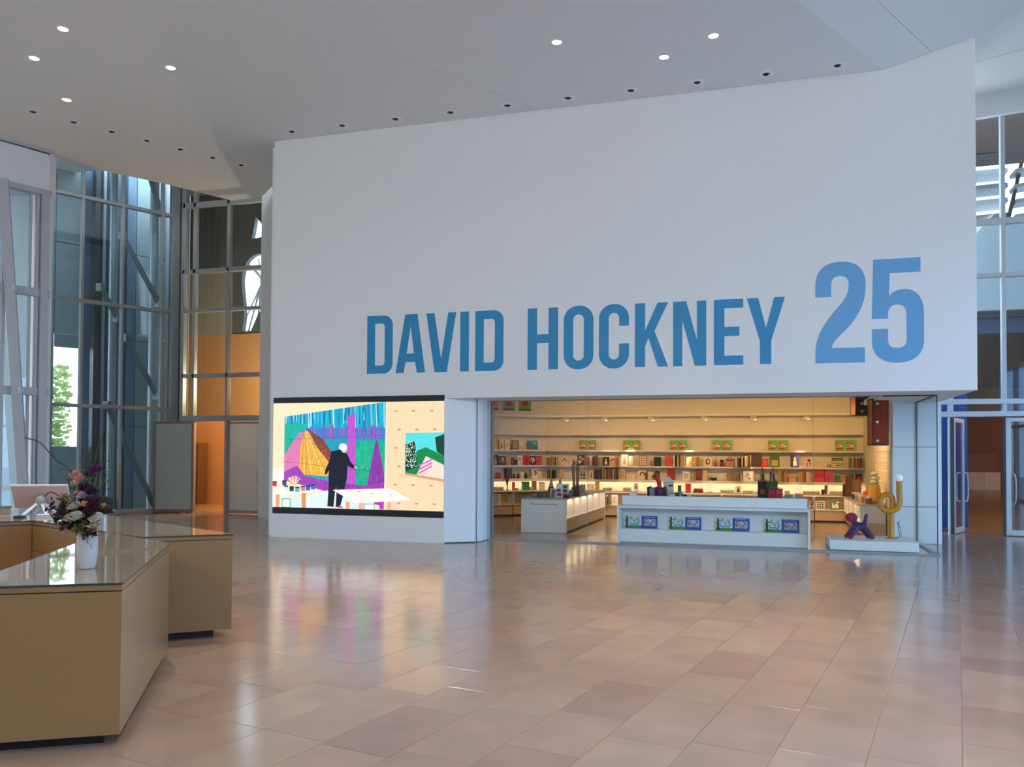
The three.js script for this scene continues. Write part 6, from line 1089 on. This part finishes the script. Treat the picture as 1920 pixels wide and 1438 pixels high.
  mesh('base_bar', rbox(0.32, 0.035, 0.1, 0.008), M.panelWhite, s, [0.14, 0.018, 0.12]); mesh('slot', box(0.3, 0.006, 0.003), M.black, s, [0.14, 0.02, 0.1715]);
  const k = thing('card_reader', 'small black card reader beside the touch screen stand', 'card reader', [-8.55, 1.0, -7.92], 0.5);
  mesh('body', rbox(0.09, 0.025, 0.15, 0.008), M.black, k, [0, 0.013, 0]); mesh('display', box(0.06, 0.003, 0.04), std(lin(0.2, 0.25, 0.28), 0.2), k, [0, 0.027, -0.04]); mesh('keypad', box(0.06, 0.003, 0.06), M.groove, k, [0, 0.027, 0.03]);
  const m = thing('info_screen', 'tall dark-framed information screen standing on the raised ledge at the far left', 'screen', [-9.38, 1.116, -8.24], turnOf(-0.55, 0.83));
  mesh('panel', rbox(0.5, 1.02, 0.04, 0.008), std(lin(0.08, 0.16, 0.15), 0.2), m, [0.29, 0.53, 0], [0, 0, -0.06]); mesh('frame_edge', rbox(0.04, 1.03, 0.06, 0.006), std(lin(0.06, 0.05, 0.05), 0.4), m, [0.03, 0.53, 0], [0, 0, -0.06]); mesh('foot', rbox(0.4, 0.02, 0.2, 0.006), M.darkSteel, m, [0.26, 0.011, 0]);
  const w = thing('paper_stack', 'small white acrylic leaflet holder behind the vase on the farther desk', 'holder', [-7.1, 1.0, -7.6], 0.3);
  mesh('sheet_block', rbox(0.15, 0.1, 0.06, 0.004), M.panelWhite, w, [0, 0.05, 0]); mesh('holder_plate', rbox(0.17, 0.13, 0.008, 0.003), M.glassTint, w, [0, 0.066, 0.036]);
}

// ---------------------------------------------------------------- vase with flowers
{
  const VX = -4.444, VZ = -4.666, TURN = 0.2958, R = (x, y, z = 0) => [VX + x * Math.cos(TURN) + z * Math.sin(TURN), 1.0 + y, VZ - x * Math.sin(TURN) + z * Math.cos(TURN)];
  const v = thing('flower_vase', 'tall matt white ceramic vase with a small grey motif on the glass desk top', 'vase', [VX, 1.0, VZ], TURN);
  mesh('body', lathe([[0, 0], [0.044, 0], [0.05, 0.006], [0.06, 0.05], [0.0655, 0.11], [0.066, 0.18], [0.062, 0.25], [0.0605, 0.276], [0.056, 0.276], [0.058, 0.24], [0.061, 0.17], [0.058, 0.08], [0.045, 0.03], [0, 0.026]], 40), std(lin(0.50, 0.50, 0.53), 0.55), v);
  { const gl = std(lin(0.12, 0.1, 0.17), 0.6); const q = (a, y) => [Math.sin(a) * 0.0662, y, Math.cos(a) * 0.0662]; mesh('motif', tube([q(0.3, 0.23), q(0.5, 0.2), q(0.42, 0.18), q(0.75, 0.17), q(0.9, 0.14)], 0.0018, 30, 5), gl, v); }
  const petalGeo = (l, w, cup) => { const g = new THREE.PlaneGeometry(w, l, 3, 4).translate(0, l / 2, 0), p = g.attributes.position; for (let i = 0; i < p.count; i++) { const x = p.getX(i), y = p.getY(i), k = y / l; p.setX(i, x * (0.35 + 1.3 * Math.sin(Math.min(1, k * 1.05) * 2.6))); p.setZ(i, cup * l * k * k - (x * x) / w * 1.6 * cup); } g.computeVertexNormals(); return g; };
  const bloom = (n, r, open0, open1, w, cup, ruffle = 0) => { const gs = []; for (let i = 0; i < n; i++) { const k = i / n, a = i * 2.4, tilt = open0 + (open1 - open0) * k, g = petalGeo(r * (0.75 + 0.35 * k), r * w, cup).rotateX(-0 + tilt).rotateY(a); if (ruffle) g.translate(rr(-ruffle, ruffle), rr(-ruffle, ruffle), rr(-ruffle, ruffle)); gs.push(g); } return mergeGeometries(gs); };
  const petalMat = (c) => new THREE.MeshPhysicalMaterial({ color: c, roughness: 0.8, side: THREE.DoubleSide, transmission: 0.25, thickness: 0 });
  const green = std(lin(0.10, 0.16, 0.05), 0.7);
  const flower = (label, cat, x, y, z, kind, color, r) => {
    const root = R(x * 0.12, 0.03, z * 0.12), top = R(x, y, z), t = thing(kind, label, cat, root), d = [top[0] - root[0], top[1] - root[1], top[2] - root[2]];
    mesh('stem', tube([[0, 0, 0], [d[0] * 0.1, Math.min(d[1] * 0.5, 0.24), d[2] * 0.1], [d[0] * 0.45, d[1] * 0.62 + 0.05, d[2] * 0.45], d], 0.0035, 14, 6), green, t);
    const m = petalMat(color); let g;
    if (kind === 'tulip') g = bloom(7, r, 0.05, 0.55, 1.0, -0.35); else if (kind === 'peony') g = bloom(46, r * 0.88, 0.05, 1.6, 0.55, -0.35, r * 0.12); else g = bloom(44, r * 0.85, 0.1, 1.5, 0.38, -0.1, r * 0.3);
    const b = mesh('bloom', g, m, t, [d[0], d[1] - r * 0.35, d[2]], [0.35 + z, 0, -x * 1.3]);
    mesh('sepal', lathe([[0, -0.012], [r * 0.22, 0], [r * 0.3, r * 0.2]], 10), green, t, [d[0], d[1] - r * 0.4, d[2]], [0.35 + z, 0, -x * 1.3]);
  };
  const purple = lin(0.10, 0.008, 0.11), wine = lin(0.11, 0.006, 0.045), pink = lin(0.72, 0.36, 0.30), white = lin(0.72, 0.70, 0.66), cream = lin(0.70, 0.60, 0.42), lilac = lin(0.55, 0.45, 0.62);
  flower('dark purple tulip, the highest flower of the bouquet', 'flower', 0.062, 0.675, 0, 'tulip', purple, 0.045);
  flower('dark purple tulip just left of the highest one', 'flower', 0.02, 0.645, 0.02, 'tulip', purple, 0.045);
  flower('pale pink carnation high at the upper left of the bouquet', 'flower', -0.09, 0.645, 0, 'carnation', pink, 0.046);
  flower('pale pink carnation right beside the other high pink one', 'flower', -0.05, 0.62, 0.02, 'carnation', pink, 0.044);
  flower('blush carnation a little below the two high pink ones', 'flower', -0.062, 0.585, 0.05, 'carnation', lin(0.74, 0.44, 0.36), 0.036);
  flower('deep purple tulip above the lilac flower', 'flower', -0.005, 0.555, 0.03, 'tulip', lin(0.06, 0.004, 0.05), 0.048);
  flower('deep purple tulip right of the lilac flower', 'flower', 0.05, 0.535, 0.05, 'peony', lin(0.075, 0.005, 0.06), 0.052);
  flower('round lilac-white flower at the middle top of the bouquet', 'flower', 0.005, 0.505, 0.07, 'peony', lilac, 0.042);
  flower('small pink flower at the far left rim of the bouquet', 'flower', -0.15, 0.5, 0.02, 'carnation', pink, 0.036);
  flower('peach flower left of the lilac one', 'flower', -0.05, 0.515, 0.05, 'carnation', lin(0.68, 0.38, 0.30), 0.04);
  flower('white peony in the middle of the bouquet', 'flower', -0.04, 0.435, 0.09, 'peony', white, 0.05);
  flower('large wine-red peony at the right of the bouquet', 'flower', 0.07, 0.46, 0.06, 'peony', wine, 0.065);
  flower('second wine-red peony below the large one', 'flower', 0.06, 0.4, 0.085, 'peony', wine, 0.055);
  flower('small peach flower tucked before the wine-red peonies', 'flower', 0.028, 0.45, 0.11, 'carnation', lin(0.70, 0.40, 0.32), 0.03);
  flower('large cream peony at the lower left of the bouquet', 'flower', -0.06, 0.36, 0.1, 'peony', cream, 0.056);
  flower('large white peony right of the low cream one', 'flower', -0.008, 0.37, 0.12, 'peony', white, 0.055);
  flower('white peony at the right edge of the bouquet', 'flower', 0.105, 0.355, 0.08, 'peony', white, 0.058);
  flower('cream carnation hanging below the right white peony', 'flower', 0.09, 0.3, 0.1, 'carnation', cream, 0.05);
  flower('small yellow-pink flower at the right rim of the bouquet', 'flower', 0.125, 0.435, 0.04, 'carnation', lin(0.66, 0.42, 0.16), 0.022);
  const leafGeo = new THREE.PlaneGeometry(0.034, 0.056, 2, 2); { const p = leafGeo.attributes.position; for (let i = 0; i < p.count; i++) { p.setZ(i, -Math.abs(p.getX(i)) * 0.4); if (Math.abs(p.getY(i)) > 0.02) p.setX(i, p.getX(i) * 0.25); } leafGeo.computeVertexNormals(); }
  const sprig = (label, pts, n, color, spread, size) => {
    const root = R(...pts[0]), W = pts.map((p) => { const q = R(...p); return [q[0] - root[0], q[1] - root[1], q[2] - root[2]]; }), t = thing('leaf_sprig', label, 'foliage', root), curve = new THREE.CatmullRomCurve3(W.map((p) => new THREE.Vector3(...p))), gs = [];
    mesh('stem', tube(W, 0.0028, 18, 5), solid('#2c2018'), t);
    for (let i = 0; i < n; i++) { const q = curve.getPoint(0.45 + 0.55 * (i + 0.5) / n); gs.push(leafGeo.clone().scale(size, size, size).rotateX(rr(-1.4, 1.4)).rotateZ(rr(-1.6, 1.6)).rotateY(rr(0, 6.3)).translate(q.x + rr(-spread, spread), q.y + rr(-spread, spread), q.z + rr(-spread, spread))); }
    const f = mesh('foliage', mergeGeometries(gs), new THREE.MeshPhysicalMaterial({ color, roughness: 0.7, side: THREE.DoubleSide, transmission: 0.2, thickness: 0 }), t); f.userData.kind = 'stuff';
  };
  const dark = lin(0.035, 0.022, 0.022), olive = lin(0.14, 0.13, 0.045), wineLeaf = lin(0.045, 0.014, 0.022);
  sprig('dark red-brown leaf sprig at the left of the bouquet', [[-0.01, 0.1, 0], [-0.05, 0.32, 0.03], [-0.15, 0.43, 0.06]], 80, dark, 0.065, 1);
  sprig('dark leaf sprig drooping at the lower left of the bouquet', [[-0.01, 0.1, 0], [-0.07, 0.32, 0.05], [-0.13, 0.36, 0.09]], 70, dark, 0.06, 1);
  sprig('olive leaf sprig in the middle left of the bouquet', [[0, 0.1, 0], [-0.05, 0.35, 0.04], [-0.09, 0.45, 0.09]], 46, olive, 0.06, 0.9);
  sprig('olive and dark sprig under the white peonies', [[0, 0.1, 0], [0.0, 0.28, 0.06], [0.0, 0.33, 0.13]], 40, olive, 0.05, 0.9);
  sprig('dark plum leaves hanging over the right rim of the vase', [[0.02, 0.12, 0], [0.05, 0.3, 0.07], [0.08, 0.25, 0.13]], 24, wineLeaf, 0.035, 1.2);
  sprig('dark leaf sprig at the right edge of the bouquet', [[0.01, 0.1, 0], [0.07, 0.36, 0.02], [0.15, 0.42, 0.02]], 24, dark, 0.03, 0.9);
  sprig('dark red leaf sprig behind the purple tulips', [[0, 0.1, -0.01], [0.0, 0.38, -0.02], [-0.02, 0.5, -0.02]], 30, wineLeaf, 0.06, 1);
  const twig = (label, pts, sub) => {
    const root = R(...pts[0]), W = (l) => l.map((p) => { const q = R(...p); return [q[0] - root[0], q[1] - root[1], q[2] - root[2]]; }), t = thing('curly_branch', label, 'branch', root), bark = std(lin(0.055, 0.045, 0.04), 0.8);
    mesh('branch', tube(W(pts), 0.0038, 60, 6), bark, t); for (const s of sub) mesh('twig', tube(W(s), 0.0022, 24, 5), bark, t);
  };
  twig('dark curly branch reaching far up to the left of the bouquet', [[-0.01, 0.1, 0], [-0.04, 0.45, 0], [-0.1, 0.65, 0], [-0.2, 0.72, 0], [-0.27, 0.79, 0], [-0.34, 0.86, 0], [-0.43, 0.89, 0.02]], [[[-0.17, 0.7, 0], [-0.23, 0.77, 0.02], [-0.24, 0.83, 0.02]], [[-0.26, 0.78, 0], [-0.27, 0.82, -0.02], [-0.25, 0.87, -0.02]], [[-0.12, 0.66, 0], [-0.17, 0.68, 0.03], [-0.19, 0.66, 0.04]]]);
  twig('dark curly branch reaching up to the right of the bouquet', [[0, 0.1, 0], [-0.03, 0.45, -0.01], [-0.06, 0.6, -0.01], [-0.02, 0.67, -0.01], [0.03, 0.72, -0.02], [0.05, 0.83, -0.02], [0.08, 0.9, -0.02], [0.09, 0.96, -0.02]], [[[0.0, 0.68, -0.01], [0.06, 0.715, 0], [0.1, 0.735, 0.01], [0.15, 0.73, 0.01]], [[0.05, 0.84, -0.02], [0.09, 0.87, -0.01], [0.12, 0.87, 0]], [[-0.01, 0.68, -0.01], [-0.02, 0.73, 0.01], [0.0, 0.75, 0.01]]]);
  twig('dark curly branch looping out low to the left of the bouquet', [[-0.01, 0.1, 0], [-0.07, 0.38, 0.02], [-0.15, 0.47, 0.02], [-0.2, 0.5, 0.02], [-0.24, 0.52, 0.03], [-0.28, 0.49, 0.03]], [[[-0.13, 0.42, 0.02], [-0.18, 0.405, 0.04], [-0.22, 0.41, 0.05]]]);
}

renderer.render(scene, camera);
